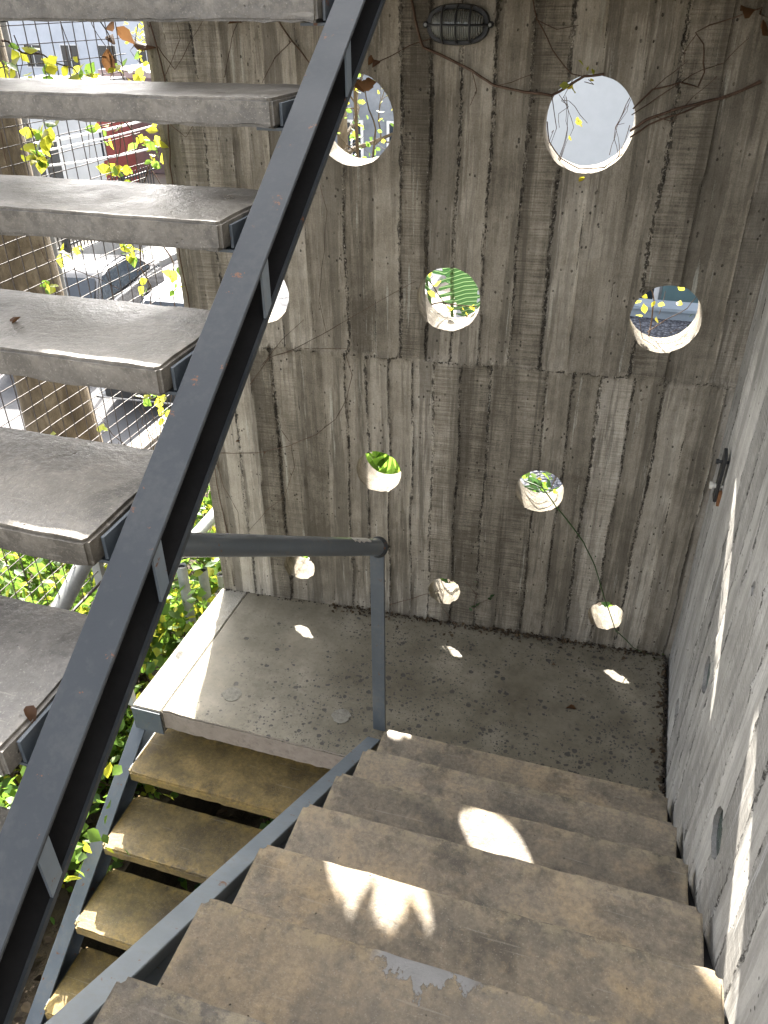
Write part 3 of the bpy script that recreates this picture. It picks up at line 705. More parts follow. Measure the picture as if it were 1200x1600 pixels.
# bare patch of primer near the end of the rail
bm = bmesh.new(); c0 = A_ + (B_ - A_) * .085; c1 = A_ + (B_ - A_) * .20
u = Vector((0, 0, 1)); tdir = (c1 - c0).normalized(); u = (u - tdir * u.dot(tdir)).normalized(); v_ = tdir.cross(u)
rows = []
for i in range(9):
    f = i / 8; p = c0.lerp(c1, f); row = []
    for kx in range(8):
        a = -.55 + 1.25 * kx / 7 + .25 * noise.noise(Vector((i * .9, kx, 1)))
        row.append(bm.verts.new(p + tdir * (.008 * noise.noise(Vector((kx * 1.3, i, 4)))) + (u * math.cos(a) - v_ * math.sin(a)) * .0314))
    rows.append(row)
for ra, rb in zip(rows, rows[1:]):
    for kx in range(7): bm.faces.new((ra[kx], ra[kx + 1], rb[kx + 1], rb[kx]))
sub(link('bare_patch', bm_mesh(bm, 'patch', 60), M_white_flake), rail)

# rail along the open side
sr = thing('side_railing', (-1.83, 2.09, LAND), 'thin pipe railing along the open side of the landing by the wire mesh', 'railing')
bm = bmesh.new(); pa = onx(93, 952, -1.83); pb = onx(133, 878, -1.83); d = pb - pa
add_tube(bm, [pa - d * 1.6, pb + d * .62], .033, 20); link('pipe', bm_mesh(bm, 'p', 50), M_galv, sr)
bm = bmesh.new(); pc = onx(306, 836, -2.12); pd = onx(339, 799, -2.12)
add_tube(bm, [pc + (pc - pd) * 2.0, pd], .034, 20); link('pipe', bm_mesh(bm, 'p', 50), M_galv, sr)
bm = bmesh.new(); add_box(bm, (-1.862, 2.075, LAND - .05), (-1.822, 2.10, LAND + .78), .001); link('post', bm_mesh(bm, 'p'), M_galv, sr)

# open pipe stubs of the garden fence
for px, py in ((283, 884), (316, 890), (346, 897)):
    c = onx(px, py, -2.0) if px > 330 else onx(px, py, -2.02)
    bm = bmesh.new()
    add_tube(bm, [Vector((c.x, c.y, GZ)), c], .028, 16, cap=False); add_tube(bm, [c, Vector((c.x, c.y, c.z - .25))], .023, 16, cap=False)
    tp = link('pipe_post', bm_mesh(bm, 'p', 50), M_galv); o = tp
    bm = bmesh.new(); add_tube(bm, [Vector((c.x, c.y, c.z - .03)), Vector((c.x, c.y, c.z - .012))], .0225, 16); sub(link('mouth_shade', bm_mesh(bm, 'm'), M_black), tp)  # black disc paints the shade inside the open pipe end
    tag(o, 'open-topped grey pipe post among the bright shrubs at the wall\'s foot', 'post', 'pipe posts beside the landing')

# ---------------------------------------------------------------- wire mesh
YM0, YM1, ZM0, ZM1 = -.6, 2.86, -1.95, .55
ws = thing('wire_mesh_screen', (XM - .03, 1.2, ZM0), 'square-grid rusty wire mesh closing the open side of the stair', 'mesh screen')
bm = bmesh.new(); rg = random.Random(3)
def wire(a, b, n):
    add_tube(bm, [a.lerp(b, i / n) + Vector((rg.uniform(-.004, .004), rg.uniform(-.0015, .0015), rg.uniform(-.0015, .0015))) for i in range(n + 1)], .0017, 4, cap=False)
y = YM0
while y < YM1 - .01: wire(Vector((XM - .03, y, ZM0)), Vector((XM - .03, y, ZM1)), 14); y += .0595
z = ZM0
while z < ZM1: wire(Vector((XM - .033, YM0, z)), Vector((XM - .033, YM1 - rg.uniform(0, .03), z)), 18); z += .0510
link('wires', bm_mesh(bm, 'wires'), M_wire, ws)
bm = bmesh.new(); add_tube(bm, [Vector((XM - .03, YM0, ZM0)), Vector((XM - .03, YM1, ZM0))], .006, 8)
add_tube(bm, [Vector((XM - .03, YM0, ZM0)), Vector((XM - .03, YM0, ZM1))], .006, 8); add_tube(bm, [Vector((XM - .03, YM0, ZM1)), Vector((XM - .03, YM1, ZM1))], .006, 8)
link('frame', bm_mesh(bm, 'frame'), M_wire, ws)

# ---------------------------------------------------------------- caged lamp
lc = onwall(718, 38)
Lm = Matrix.Translation(lc) @ Matrix.Rotation(WA, 4, 'Z')
la = thing('bulkhead_lamp', lc, 'oval caged bulkhead lamp with ribbed glass high on the portholed wall', 'lamp')
def oval(a, b, y, n=36, p=2.6):
    return [Vector((a * math.copysign(abs(math.cos(t)) ** (2 / p), math.cos(t)), y, b * math.copysign(abs(math.sin(t)) ** (2 / p), math.sin(t)))) for t in [2 * math.pi * i / n for i in range(n)]]
def loft(bm, rings, cap0=True, cap1=True):
    rs = [[bm.verts.new(Lm @ p) for p in r] for r in rings]; n = len(rs[0])
    for a, b in zip(rs, rs[1:]):
        for i in range(n): bm.faces.new((a[i], a[(i + 1) % n], b[(i + 1) % n], b[i]))
    if cap0: bm.faces.new(rs[0])
    if cap1: bm.faces.new(rs[-1][::-1])
bm = bmesh.new(); loft(bm, [oval(.100, .056, 0), oval(.102, .058, -.03), oval(.098, .055, -.040), oval(.089, .046, -.040), oval(.088, .045, -.03)], True, True)
link('base', bm_mesh(bm, 'base', 40), M_dark, la)
k = NM('grey_lamp_glass'); k.fin((0.20, 0.21, 0.19), .12, k.bump(k.math('SINE', k.math('MULTIPLY', k.new('ShaderNodeSeparateXYZ').outputs[0], 1)), .002), .6)
sx = [n for n in k.n if n.type == 'SEPXYZ'][0]; k.l.new(k.tc, sx.inputs[0])
sn = [n for n in k.n if n.type == 'MATH' and n.operation == 'MULTIPLY'][0]; sn.inputs[1].default_value = 900
k.b.inputs['Transmission Weight'].default_value = .25; k.b.inputs['Coat Weight'].default_value = .6
M_glass = k.m
bm = bmesh.new(); loft(bm, [oval(.086, .044, -.035), oval(.086, .044, -.052), oval(.078, .037, -.070), oval(.058, .024, -.081), oval(.03, .01, -.085)])
link('glass', bm_mesh(bm, 'glass', 60), M_glass, la)
bm = bmesh.new()
for xx in (-.045, 0, .045):
    add_tube(bm, [Lm @ Vector((xx, y_, z_)) for y_, z_ in ((-.036, .052), (-.06, .047), (-.082, .028), (-.091, 0), (-.082, -.028), (-.06, -.047), (-.036, -.052))], .0035, 8)
add_tube(bm, [Lm @ Vector((x_, y_, 0)) for x_, y_ in ((-.098, -.036), (-.088, -.062), (-.06, -.086), (0, -.094), (.06, -.086), (.088, -.062), (.098, -.036))], .0035, 8)
link('cage', bm_mesh(bm, 'cage', 60), M_dark, la)
for sxn in (-1, 1):
    bm = bmesh.new(); add_tube(bm, [Lm @ Vector((sxn * .104, -.012, 0)), Lm @ Vector((sxn * .104, -.040, 0)), Lm @ Vector((sxn * .104, -.044, 0))], [.010, .010, .006], 10)
    link('screw', bm_mesh(bm, 'screw', 40), M_dark, la)
    bm = bmesh.new(); add_tube(bm, [Lm @ Vector((sxn * .104, -.0442, 0)), Lm @ Vector((sxn * .104, -.048, 0))], [.0055, .004], 8)
    link('screw_head', bm_mesh(bm, 'screw', 40), M_galv, la)

# ---------------------------------------------------------------- bracket on the right wall
bc = Vector((XW, 2.76, -1.50))
bk = thing('wall_bracket', bc, 'black bolted steel bracket sticking out of the pale right-hand wall', 'bracket')
bm = bmesh.new(); add_prism(bm, [Vector((.412, 2.735, -1.385)), Vector((.412, 2.79, -1.37)), Vector((.412, 2.79, -1.575)), Vector((.412, 2.745, -1.575))], Vector((.012, 0, 0)))
bmesh.ops.bevel(bm, geom=bm.edges[:], offset=.002, segments=1, affect='EDGES')
link('plate', bm_mesh(bm, 'pl'), M_dark, bk)
bm = bmesh.new(); add_box(bm, (.4245, 2.735, -1.585), (XW + .004, 2.75, -1.525), .001); link('rusty_tab', bm_mesh(bm, 'r'), M_rust, bk)
M_cap = mat_plain('cream_plastic', (0.55, 0.53, 0.46), (0.70, 0.68, 0.60), 30, .4, 0)
for z_, mm, rr_, out in ((-1.415, M_dark, .008, .020), (-1.515, M_cap, .0115, .022)):
    bm = bmesh.new(); y_ = 2.762
    add_tube(bm, [Vector((XW + .005, y_, z_)), Vector((.425, y_, z_))], .006, 10)
    add_tube(bm, [Vector((.4115, y_, z_)), Vector((.4115 - out * .5, y_, z_)), Vector((.4115 - out * .55, y_, z_)), Vector((.4115 - out, y_, z_))], [rr_ * .8, rr_ * .8, rr_ * 1.25, rr_ * 1.2], 12)
    link('bolt', bm_mesh(bm, 'bolt', 40), mm, bk)

# ================================================================== VINES ON THE WALL
def vine(name, px, rad, label, off=.012, amp=.006, group=None, cat='vine', mat=M_stem, leaves=None, cast=onwall, thing_=True, parent=None):
    rg = random.Random(hash(label) % 9999 if False else len(label) * 7 + len(px) * 31)
    bm = bmesh.new()
    first = None
    for path in px:
        P3 = [cast(p[0], p[1], (p[2] if len(p) > 2 else off)) for p in path]
        P3 = wiggle(P3, amp, .03, rg); n = len(P3); first = first or P3[0]
        r0, r1 = rad
        add_tube(bm, P3, [r0 + (r1 - r0) * i / (n - 1) for i in range(n)], 6)
    return bm_mesh(bm, 'stem', 60), first
def vine_thing(name, branches, label, cat='vine', mat=M_stem, leafsets=(), group=None, cast=onwall, off=.012):
    """branches: list of (rad0, rad1, amp, path)"""
    rg = random.Random(len(label) * 13 + len(branches)); bm = bmesh.new(); first = None
    for r0, r1, amp, path in branches:
        P3 = [cast(p[0], p[1], (p[2] if len(p) > 2 else off)) for p in path]
        P3 = wiggle(P3, amp, .025, rg); n = len(P3)
        if first is None: first = P3[0].copy()
        add_tube(bm, P3, [max(.0007, .74 * (r0 + (r1 - r0) * i / (n - 1)) + .0006 * noise.noise(P3[i] * 60)) for i in range(n)], 6)
    t = thing(name, first, label, cat, group)
    link('stem', bm_mesh(bm, 'stem', 60), mat, t)
    for (m, pts, size, kw) in leafsets:
        for p in pts:
            link('leaf', leaf_mesh('leaf', [tuple(cast(p[0], p[1], (p[2] if len(p) > 2 else .02)))], size, rg, **kw), m, t)
    return t

vine_thing('dry_vine', [(.0065, .0055, .006, [(640, -30), (648, 30), (662, 72), (700, 92), (738, 112), (772, 134), (820, 145), (862, 149), (885, 135), (912, 119, .02), (945, 117, .02)]),
                        (.003, .0015, .006, [(700, 40), (668, 62), (640, 72), (612, 88), (585, 97)]),
                        (.0025, .001, .006, [(862, 149), (870, 200), (858, 230)]),
                        (.002, .001, .005, [(738, 112), (745, 140), (735, 165)]),
                        (.002, .001, .004, [(772, 134), (800, 128), (830, 118)])],
           'thick brown vine looping from beneath the lamp to the upper right porthole', leafsets=[(M_dry, [(575, 102), (582, 106), (548, 128, -.03), (560, 124, -.03), (571, 126, -.03), (584, 136, -.03)], (.045, .07), dict(curl=.5, up=0))])
vine_thing('dry_vine', [(.0032, .002, .006, [(828, -20), (840, 30), (862, 78), (893, 116), (915, 122, .02)]), (.002, .001, .006, [(840, 30), (870, 45), (905, 40)])],
           'slim vine dropping from the top edge to the upper right porthole', leafsets=[(M_leafy, [(912, 103), (916, 107), (925, 113), (890, 133), (893, 138)], (.02, .035), dict(up=.2))])
vine_thing('dry_vine', [(.0062, .006, .005, [(985, 205, .0), (1010, 188), (1055, 171), (1130, 152), (1190, 128)]), (.004, .003, .006, [(985, 215), (1015, 193), (1060, 178), (1140, 146), (1190, 124)]),
                        (.0035, .0025, .007, [(990, 170), (1020, 140), (1062, 128), (1090, 136), (1102, 112), (1098, 70), (1088, 52), (1110, 38), (1150, 26), (1192, 12)]),
                        (.0025, .0012, .006, [(985, 180), (1030, 150), (1080, 118), (1130, 98), (1170, 60)]), (.002, .001, .006, [(1090, 52), (1070, 80), (1068, 100)]), (.0022, .001, .006, [(1000, 160), (1040, 122), (1075, 95)]),
                        (.0018, .001, .006, [(1020, 182), (1050, 190), (1085, 150), (1120, 120)])],
           'tangle of brown vines spreading from the upper right porthole to the corner', leafsets=[(M_dry, [(1186, 22), (1192, 30), (1180, 15)], (.05, .08), dict(curl=.5, up=0))])
vine_thing('dry_vine', [(.004, .003, .006, [(430, 25), (455, 62), (480, 95), (500, 118)]), (.002, .001, .006, [(455, 62), (430, 90), (410, 130)])], 'short brown vine slanting down behind the top of the steel channel', leafsets=[(M_dry, [(375, 30), (378, 36)], (.03, .05), dict(curl=.5))])
vine_thing('dry_vine', [(.004, .003, .007, [(233, 30), (245, 70), (258, 120), (262, 190), (266, 260), (274, 300), (280, 400), (296, 480), (310, 560), (330, 700), (345, 790), (362, 860)]), (.002, .001, .008, [(245, 70), (275, 110), (300, 60), (318, 35)]), (.002, .001, .008, [(262, 190), (290, 215), (310, 180)]),
                        (.0018, .001, .006, [(258, 120), (282, 60), (276, 32)]), (.0018, .001, .006, [(330, 700), (350, 760), (372, 800), (375, 840)]), (.0018, .001, .006, [(350, 120), (362, 60), (372, 35)])],
           'dark creeper running down the left edge of the portholed wall', leafsets=[(M_leafy, [(246, 190), (248, 205), (243, 218), (240, 245), (244, 255)], (.03, .055), dict(up=0))])
vine_thing('dry_vine', [(.0022, .0012, .004, [(345, 708), (400, 708), (450, 697), (495, 678), (525, 655), (543, 620), (550, 585), (540, 555)]), (.0016, .001, .005, [(455, 696), (460, 730), (445, 775), (415, 800), (390, 828)]), (.0014, .001, .004, [(440, 672), (452, 690)])],
           'hair-thin creeper arching over the lower left of the portholed wall', leafsets=[(M_dry, [(413, 706), (368, 690)], (.02, .032), dict(up=0))])
vine_thing('dry_vine', [(.0018, .001, .004, [(390, 600), (420, 560), (460, 545), (510, 518), (560, 490), (610, 460), (650, 440)]), (.0016, .001, .004, [(430, 555), (470, 545), (520, 545), (548, 545)]), (.0014, .001, .004, [(410, 570), (440, 530), (475, 500)]), (.0014, .001, .005, [(500, 290), (512, 330), (505, 400), (498, 470), (510, 520)])],
           'fine creeper threads fanning out along the pour line of the portholed wall')
vine_thing('green_vine', [(.0040, .0025, .003, [(845, 757, -.06), (868, 790, .01), (890, 818, .02), (912, 848, .02), (930, 885, .02), (946, 940, .025), (962, 985, .03), (990, 1012, .02), (1028, 1030, .012)])],
           'single dark green shoot hanging out of a lower porthole down to the corner', mat=M_gstem, leafsets=[(M_leaf, [(1030, 1028), (1034, 1022), (1024, 1030), (1032, 1034)], (.03, .045), dict(up=.3)), (M_leafd, [(928, 872), (930, 868)], (.008, .012), dict(up=.2))])
vine_thing('dry_vine', [(.002, .0012, .004, [(608, 945), (650, 934), (695, 920), (715, 913)]), (.0018, .001, .004, [(694, 921), (690, 948), (705, 968), (740, 1000, .05)]), (.0015, .001, .004, [(726, 908), (745, 930), (738, 948), (768, 935)]), (.0014, .001, .004, [(740, 948), (745, 925)])],
           'little twig with green leaves crossing a small porthole just above the landing', leafsets=[(M_leafd, [(735, 948), (738, 954), (742, 946), (762, 936), (766, 934), (741, 909)], (.02, .035), dict(up=.2))])
# growth inside the two upper portholes
rg = random.Random(5); br = []
for i in range(15):
    a = rg.uniform(0, 2 * math.pi); r_ = rg.uniform(55, 70); q = [(920 + r_ * math.cos(a), 195 + r_ * 1.05 * math.sin(a), -.05 - .1 * rg.random())]
    for s_ in range(3): q.append((q[-1][0] + rg.uniform(-16, 16), q[-1][1] + rg.uniform(-4, 26), q[-1][2] + rg.uniform(-.02, .03)))
    if i > 8: q = [(rg.uniform(868, 885) if i % 2 else rg.uniform(952, 975), 250 + rg.uniform(-10, 10), -.08), (rg.uniform(885, 895) if i % 2 else 962, 200, -.06), (rg.uniform(870, 900) if i % 2 else 985, 150, -.04)]
    br.append((.0016, .0008, .012, q))
br.append((.003, .002, .004, [(855, 190, -.01), (858, 220, -.02), (875, 248, -.02), (905, 264, -.02), (945, 262, -.02), (975, 238, -.02)]))
vine_thing('dry_vine', br, 'web of fine twigs with a yellow flower inside the upper right porthole', leafsets=[(M_yel, [(906, 188, -.05), (910, 192, -.05), (908, 198, -.05), (886, 140, -.03), (890, 133, -.03), (893, 220, -.05), (904, 284, .0), (927, 127, -.04)], (.018, .030), dict(up=0))])
br = [(.0045, .003, .006, [(1010, 545, -.12), (1018, 500, -.2), (1022, 470, -.2), (1015, 445, -.2)]), (.003, .0015, .008, [(1010, 520, -.15), (1040, 500, -.18), (1075, 480, -.2), (1090, 462, -.2)]), (.002, .001, .008, [(1005, 540, -.1), (995, 525, -.1), (988, 510, -.1)]), (.002, .001, .006, [(1030, 490, -.15), (1040, 455, -.2)]), (.002, .001, .008, [(1000, 500, -.08), (1005, 530, -.06), (1030, 545, -.04), (1045, 548, -.02)]), (.0018, .001, .01, [(1045, 520, -.1), (1060, 512, -.1), (1052, 530, -.08)])]
vine_thing('flowering_twig', br, 'pale twigs with yellow flowers across the porthole nearest the corner', leafsets=[(M_yel, [(1002, 470, -.15), (1005, 476, -.15), (1008, 490, -.14), (1003, 495, -.14), (1028, 475, -.14), (1024, 470, -.14), (1028, 505, -.12), (1070, 453, -.2), (1060, 478, -.2), (1012, 466, -.15)], (.026, .042), dict(up=0))])

# litter along the foot of the wall
rg = random.Random(9); pts = []
for i in range(420):
    x = rg.uniform(-1.2, .42); y = wl(x) - abs(rg.gauss(0, .022)) - .002
    if rg.random() < .25: y = wl(x) - abs(rg.gauss(0, .06))
    pts.append((x, y, LAND + .004 + rg.random() * .012))
for i in range(90): pts.append((.424 - abs(rg.gauss(0, .02)), rg.uniform(2.25, 3.0), LAND + .004 + rg.random() * .01))
o = link('leaf_litter', leaf_mesh('litter', pts, (.006, .024), rg, up=1.5, curl=.6), M_dry2); tag(o, 'crumbled dry leaves and dirt gathered along the foot of the walls', 'leaf litter', kind='stuff')
rg = random.Random(19); pts = []
for px, py in ((760, 942), (690, 968), (665, 958), (700, 968), (1000, 1010)): pass
k_ = mat_plain('dark_debris', (0.018, 0.015, 0.012), (0.07, 0.055, 0.04), 60, .95, .002)
bm = bmesh.new()
for i in range(520):
    if i < 330: x = .42 - 2.2 * rg.random() ** 1.5; c = Vector((x, wl(x) - abs(rg.gauss(0, .010)), LAND + .001))
    else: c = Vector((.43 - abs(rg.gauss(0, .012)), rg.uniform(2.2, 3.02), LAND + .001))
    s = rg.uniform(.002, .0075)
    r = bmesh.ops.create_icosphere(bm, subdivisions=1, radius=s)
    for v in r['verts']: v.co = Vector((v.co.x * rg.uniform(.7, 1.3), v.co.y * rg.uniform(.7, 1.2), v.co.z * .6)) + c
o = link('debris', bm_mesh(bm, 'debris'), k_); tag(o, 'dark gritty debris in the joint where the landing meets the walls', 'debris', kind='stuff')
for lab, (px, py, z_), sz in (('single tan dry leaf lying on the landing', (900, 1110, LAND), .045), ('curled rusty dry leaf on a lower left tread near the steel channel', (42, 1108, ZU - 6 * RISE), .026), ('brown dry leaf on the grey upper tread', (34, 500, ZU - 4 * RISE), .03)):
    c = onz(px, py, z_); o = link('dry_leaf', leaf_mesh('leaf', [tuple(c + Vector((0, 0, .006)))], (sz, sz), random.Random(px), up=1.5, curl=.8), M_dry); tag(o, lab, 'leaf')

# ================================================================== VINES ON THE WIRE MESH
def cm(px, py, off=0.0): return onx(px, py, XM - .02 - off)
def mesh_vine(label, branches, leaves, dry=(), seed=1):
    ls = []
    rg = random.Random(seed); pts = []
    for (x, y, n, sp) in leaves: pts += [(x + rg.gauss(0, sp), y + rg.gauss(0, sp), rg.uniform(-.03, .05)) for _ in range(int(n * 1.3))]
    g = [p for i, p in enumerate(pts) if i % 3 == 0]; yl = [p for i, p in enumerate(pts) if i % 3]
    if yl: ls.append((M_leafy, yl, (.028, .058), dict(up=0, droop=.5)))
    if g: ls.append((M_leaf, g, (.028, .055), dict(up=0, droop=.5)))
    if dry: ls.append((M_dry, [(x, y, .0) for x, y in dry], (.05, .085), dict(curl=.6, up=0, droop=1)))
    vine_thing('climbing_vine', branches, label, leafsets=ls, cast=cm)
mesh_vine('vine with yellow and dry brown leaves at the top of the mesh by the wall', [(.003, .002, .02, [(150, 20), (170, 60), (180, 100), (215, 150), (255, 190)]), (.002, .001, .02, [(215, 40), (205, 80), (225, 120)]), (.002, .001, .02, [(95, 35), (108, 80), (105, 130)]), (.002, .001, .02, [(140, 20), (175, 90), (230, 130)])],
          [(125, 108, 7, 8), (215, 115, 9, 10), (185, 103, 4, 5), (150, 118, 4, 6)], [(172, 66), (168, 75), (170, 84), (204, 58), (210, 60), (182, 42), (178, 32)], 1)
mesh_vine('leafy vine on the wire mesh at the far left below the second tread', [(.004, .003, .02, [(0, 65), (60, 88), (110, 110), (140, 125)]), (.002, .0012, .02, [(20, 60), (35, 100), (30, 130)]), (.0022, .001, .02, [(40, 190), (65, 230), (85, 290)]), (.002, .001, .02, [(0, 210), (12, 250), (14, 285)])],
          [(35, 78, 4, 5), (12, 98, 5, 6), (60, 110, 6, 7), (18, 118, 5, 5), (78, 100, 4, 5), (60, 205, 9, 9), (58, 243, 13, 9), (85, 195, 3, 5)], [], 2)
mesh_vine('vine with pale yellow leaves on the mesh beside the wall edge under the third tread', [(.004, .003, .02, [(190, 190), (225, 220), (248, 240), (232, 262), (220, 290)]), (.003, .002, .015, [(232, 262), (250, 285), (258, 300)]), (.0025, .0015, .02, [(180, 195), (188, 230), (180, 275), (195, 300)]), (.002, .001, .02, [(135, 190), (145, 240)])],
          [(165, 205, 6, 7), (225, 222, 8, 6), (240, 255, 6, 7), (182, 262, 12, 7), (203, 285, 4, 4), (246, 225, 4, 4)], [], 3)
mesh_vine('sparse vine with bright flowers and twigs on the mesh under the fourth tread', [(.004, .003, .02, [(215, 375), (228, 430), (235, 460), (240, 500)]), (.004, .003, .015, [(255, 380), (272, 410), (270, 445), (276, 480)]), (.002, .0015, .012, [(60, 378), (70, 405), (120, 420), (185, 450)]), (.002, .001, .02, [(165, 420), (175, 460), (185, 490)]), (.0028, .002, .02, [(215, 425), (240, 405), (255, 408)])],
          [(203, 393, 8, 5), (97, 395, 4, 4), (75, 441, 4, 5), (277, 425, 5, 5), (231, 444, 3, 3), (275, 450, 4, 5), (120, 385, 2, 2)], [], 4)
mesh_vine('thin sprig with small green leaves on the mesh below the fifth tread', [(.002, .001, .012, [(210, 622), (230, 624), (252, 622)]), (.003, .002, .012, [(120, 685), (135, 692), (145, 698)]), (.002, .001, .02, [(255, 640), (240, 670), (215, 700)])],
          [(246, 621, 5, 5), (258, 640, 4, 5), (78, 683, 2, 2), (158, 677, 2, 2), (216, 706, 3, 3), (225, 622, 3, 4), (260, 655, 3, 4)], [], 6)

# ================================================================== SHRUBS AND PLANTS
def bush(name, c, rad, n, mats, label, size, seed, group=None, cat='shrub', stems=9, base=None, shape=LEAF, beam=True, up=.4, droop=.1, zmax=None):
    rg = random.Random(seed); c = Vector(c); base = base or Vector((c.x, c.y, GZ))
    t = thing(name, base, label, cat, group)
    bm = bmesh.new(); tips = []
    for i in range(stems):
        tip = c + Vector((rg.gauss(0, .45) * rad[0], rg.gauss(0, .45) * rad[1], rg.uniform(-.2, .8) * rad[2])); b = base + Vector((rg.uniform(-.12, .12), rg.uniform(-.12, .12), 0))
        pts = wiggle([b, b.lerp(tip, .5) + Vector((rg.uniform(-.08, .08), rg.uniform(-.08, .08), .05)), tip], .04, .08, rg)
        pts = [p for p in pts]
        add_tube(bm, pts, [.007 - .0055 * k_ / (len(pts) - 1) for k_ in range(len(pts))], 5); tips += pts[len(pts) // 3:]
    link('stem', bm_mesh(bm, 'stem'), M_stem, t)
    cl = [rg.choice(tips) + Vector((rg.gauss(0, .12), rg.gauss(0, .12), rg.gauss(0, .10))) for _ in range(max(6, n // 28))]
    sets = [[] for _ in mats]
    while sum(map(len, sets)) < n:
        q = rg.choice(cl); p = q + Vector((rg.gauss(0, .085), rg.gauss(0, .085), rg.gauss(0, .07)))
        if beam and in_beam(p, .06): n -= 1; continue
        if p.z < GZ - .6: p.z = base.z + .02
        if zmax is not None and (p.z > zmax or p.z > -.525 * math.hypot(p.x, p.y)): n -= 1; continue
        sets[min(int(abs(rg.gauss(0, .8))), len(mats) - 1)].append(tuple(p))
    for m, s in zip(mats, sets):
        if s: link('foliage', leaf_mesh('foliage', s, size, rg, shape, up, droop), m, t)
    return t
G = [(-2.35, 3.6, -2.75, 'bright yellow-green shrub behind the pipe posts at the foot of the wall'), (-2.9, 4.3, -2.65, 'leafy bush at the back of the garden bed beneath the tree'), (-2.5, 2.6, -2.95, 'light green shrub beside the open edge of the landing'),
     (-3.3, 3.3, -2.75, 'rounded green shrub at the garden\'s street edge'), (-3.0, 2.2, -3.0, 'sunlit shrub seen under the fifth tread on the left'), (-2.3, 1.75, -3.15, 'low shrub by the side channel of the ochre stair'), (-3.6, 2.6, -2.9, 'yellowish bush nearest the street below the mesh'), (-2.75, 1.2, -3.15, 'small shrub at the lower left beside the steel channel'), (-3.4, 4.9, -2.6, 'tall spreading shrub by the retaining wall'), (-2.25, 4.4, -2.6, 'green shrub close behind the left edge of the portholed wall'),
     (-2.2, 3.05, -2.95, 'dense bright shrub around the feet of the pipe posts'), (-2.2, 2.3, -3.2, 'low bright shrub just off the front corner of the landing'), (-3.0, 3.7, -2.8, 'broad yellow-green bush in the middle of the garden bed'), (-2.9, 2.9, -2.95, 'mounded green bush between the mesh and the street')]
for i, (x, y, z, lb) in enumerate(G):
    bush('shrub', (x, y, z), (.5, .5, .45), 1250, [M_leaf, M_leafy, M_leafd], lb, (.035, .085), 100 + i, 'shrubs in the garden bed', zmax=-2.15 if y > 3 else -2.45)
# vines outside the wall: one hangs over the top of the upper left porthole, one hugs the wall's free edge
rg = random.Random(61)
def outer_vine(label, pts_stem, boxes, n, mats, size):
    t = thing('climbing_vine', pts_stem[0], label, 'vine'); bm = bmesh.new()
    P3 = wiggle([Vector(p) for p in pts_stem], .03, .06, rg); add_tube(bm, P3, .005, 6); link('stem', bm_mesh(bm, 'stem', 60), M_stem, t)
    for i in range(n):
        b = boxes; p = tuple(rg.uniform(b[j], b[j + 1]) for j in (0, 2, 4))
        link('leaf', leaf_mesh('leaf', [p], size, rg, up=0, droop=.6), mats[i % len(mats)], t)
outer_vine('leafy vine hanging outside over the top of the upper left porthole', [(-1.45, 3.2, 1.0), (-1.3, 3.26, .4), (-1.1, 3.3, .12), (-.92, 3.3, .10)], (-1.30, -1.0, 3.22, 3.36, -.072, .04), 98, [M_leafy, M_leaf, M_dry], (.075, .11))
outer_vine('leafy vine climbing the free left edge of the portholed wall above the landing', [(-1.86, 3.1, GZ), (-1.84, 3.12, -2.5), (-1.88, 3.14, -1.7)], (-1.98, -1.80, 2.98, 3.25, -2.55, -2.0), 9, [M_leaf, M_leafy], (.03, .06))
# ground leaves below the stairs
rg = random.Random(77)
pts = [(rg.uniform(-3.6, -1.9), rg.uniform(-.2, 3.2), GZ + rg.random() * .05) for _ in range(1100)] + [(rg.uniform(-1.85, .4), rg.uniform(-.3, 3.0), -4.15 + rg.random() * .06) for _ in range(1200)]
o = link('fallen_leaves', leaf_mesh('fallen', pts, (.03, .08), rg, up=1.2, curl=.7), M_dry2); tag(o, 'dead brown leaves scattered over the soil below the stairs', 'fallen leaves', kind='stuff')
for i, (x, y, lb) in enumerate([(-1.45, 1.75, 'dark-leaved plant under the second ochre tread'), (-.95, 1.6, 'dark-leaved plant between the ochre treads near the shared channel'), (-1.2, 1.15, 'low dark plant beneath the lowest ochre treads'), (-1.35, 2.35, 'shade plant below the landing slab')]):
    bush('shade_plant', (x, y, -3.75), (.3, .3, .22), 260, [M_leafd, M_leaf], lb, (.05, .12), 300 + i, 'plants in the shade under the stairs', 'plant', 7, Vector((x, y, -4.15)), zmax=-3.35 - .665 * (1.9 - min(y, 1.9)))
# behind the wall
PB = -3.35
bush('bed_shrub', (-1.42, 3.75, -2.75), (.35, .25, .4), 520, [M_leaf, M_leafy], 'fresh green plant seen through the leftmost low porthole', (.035, .08), 401, None, 'plant', 8, Vector((-1.42, 3.75, PB)))
bush('bed_shrub', (-.55, 3.9, -2.85), (.4, .3, .4), 620, [M_leaf, M_leafd], 'green bed plant seen through the middle low porthole', (.04, .09), 402, None, 'plant', 8, Vector((-.55, 3.9, PB)))
bush('bed_shrub', (.15, 3.9, -2.95), (.35, .3, .3), 420, [M_leafd, M_leaf], 'dark bed plant seen through the right low porthole', (.04, .09), 403, None, 'plant', 8, Vector((.15, 3.9, PB)))
bush('bed_shrub', (-.22, 3.85, -2.25), (.22, .18, .3), 300, [M_leafd, M_leaf], 'dark glossy plant with yellow flowers in the lower porthole above the green shoot', (.06, .12), 404, None, 'plant', 9, Vector((-.22, 3.85, PB)))
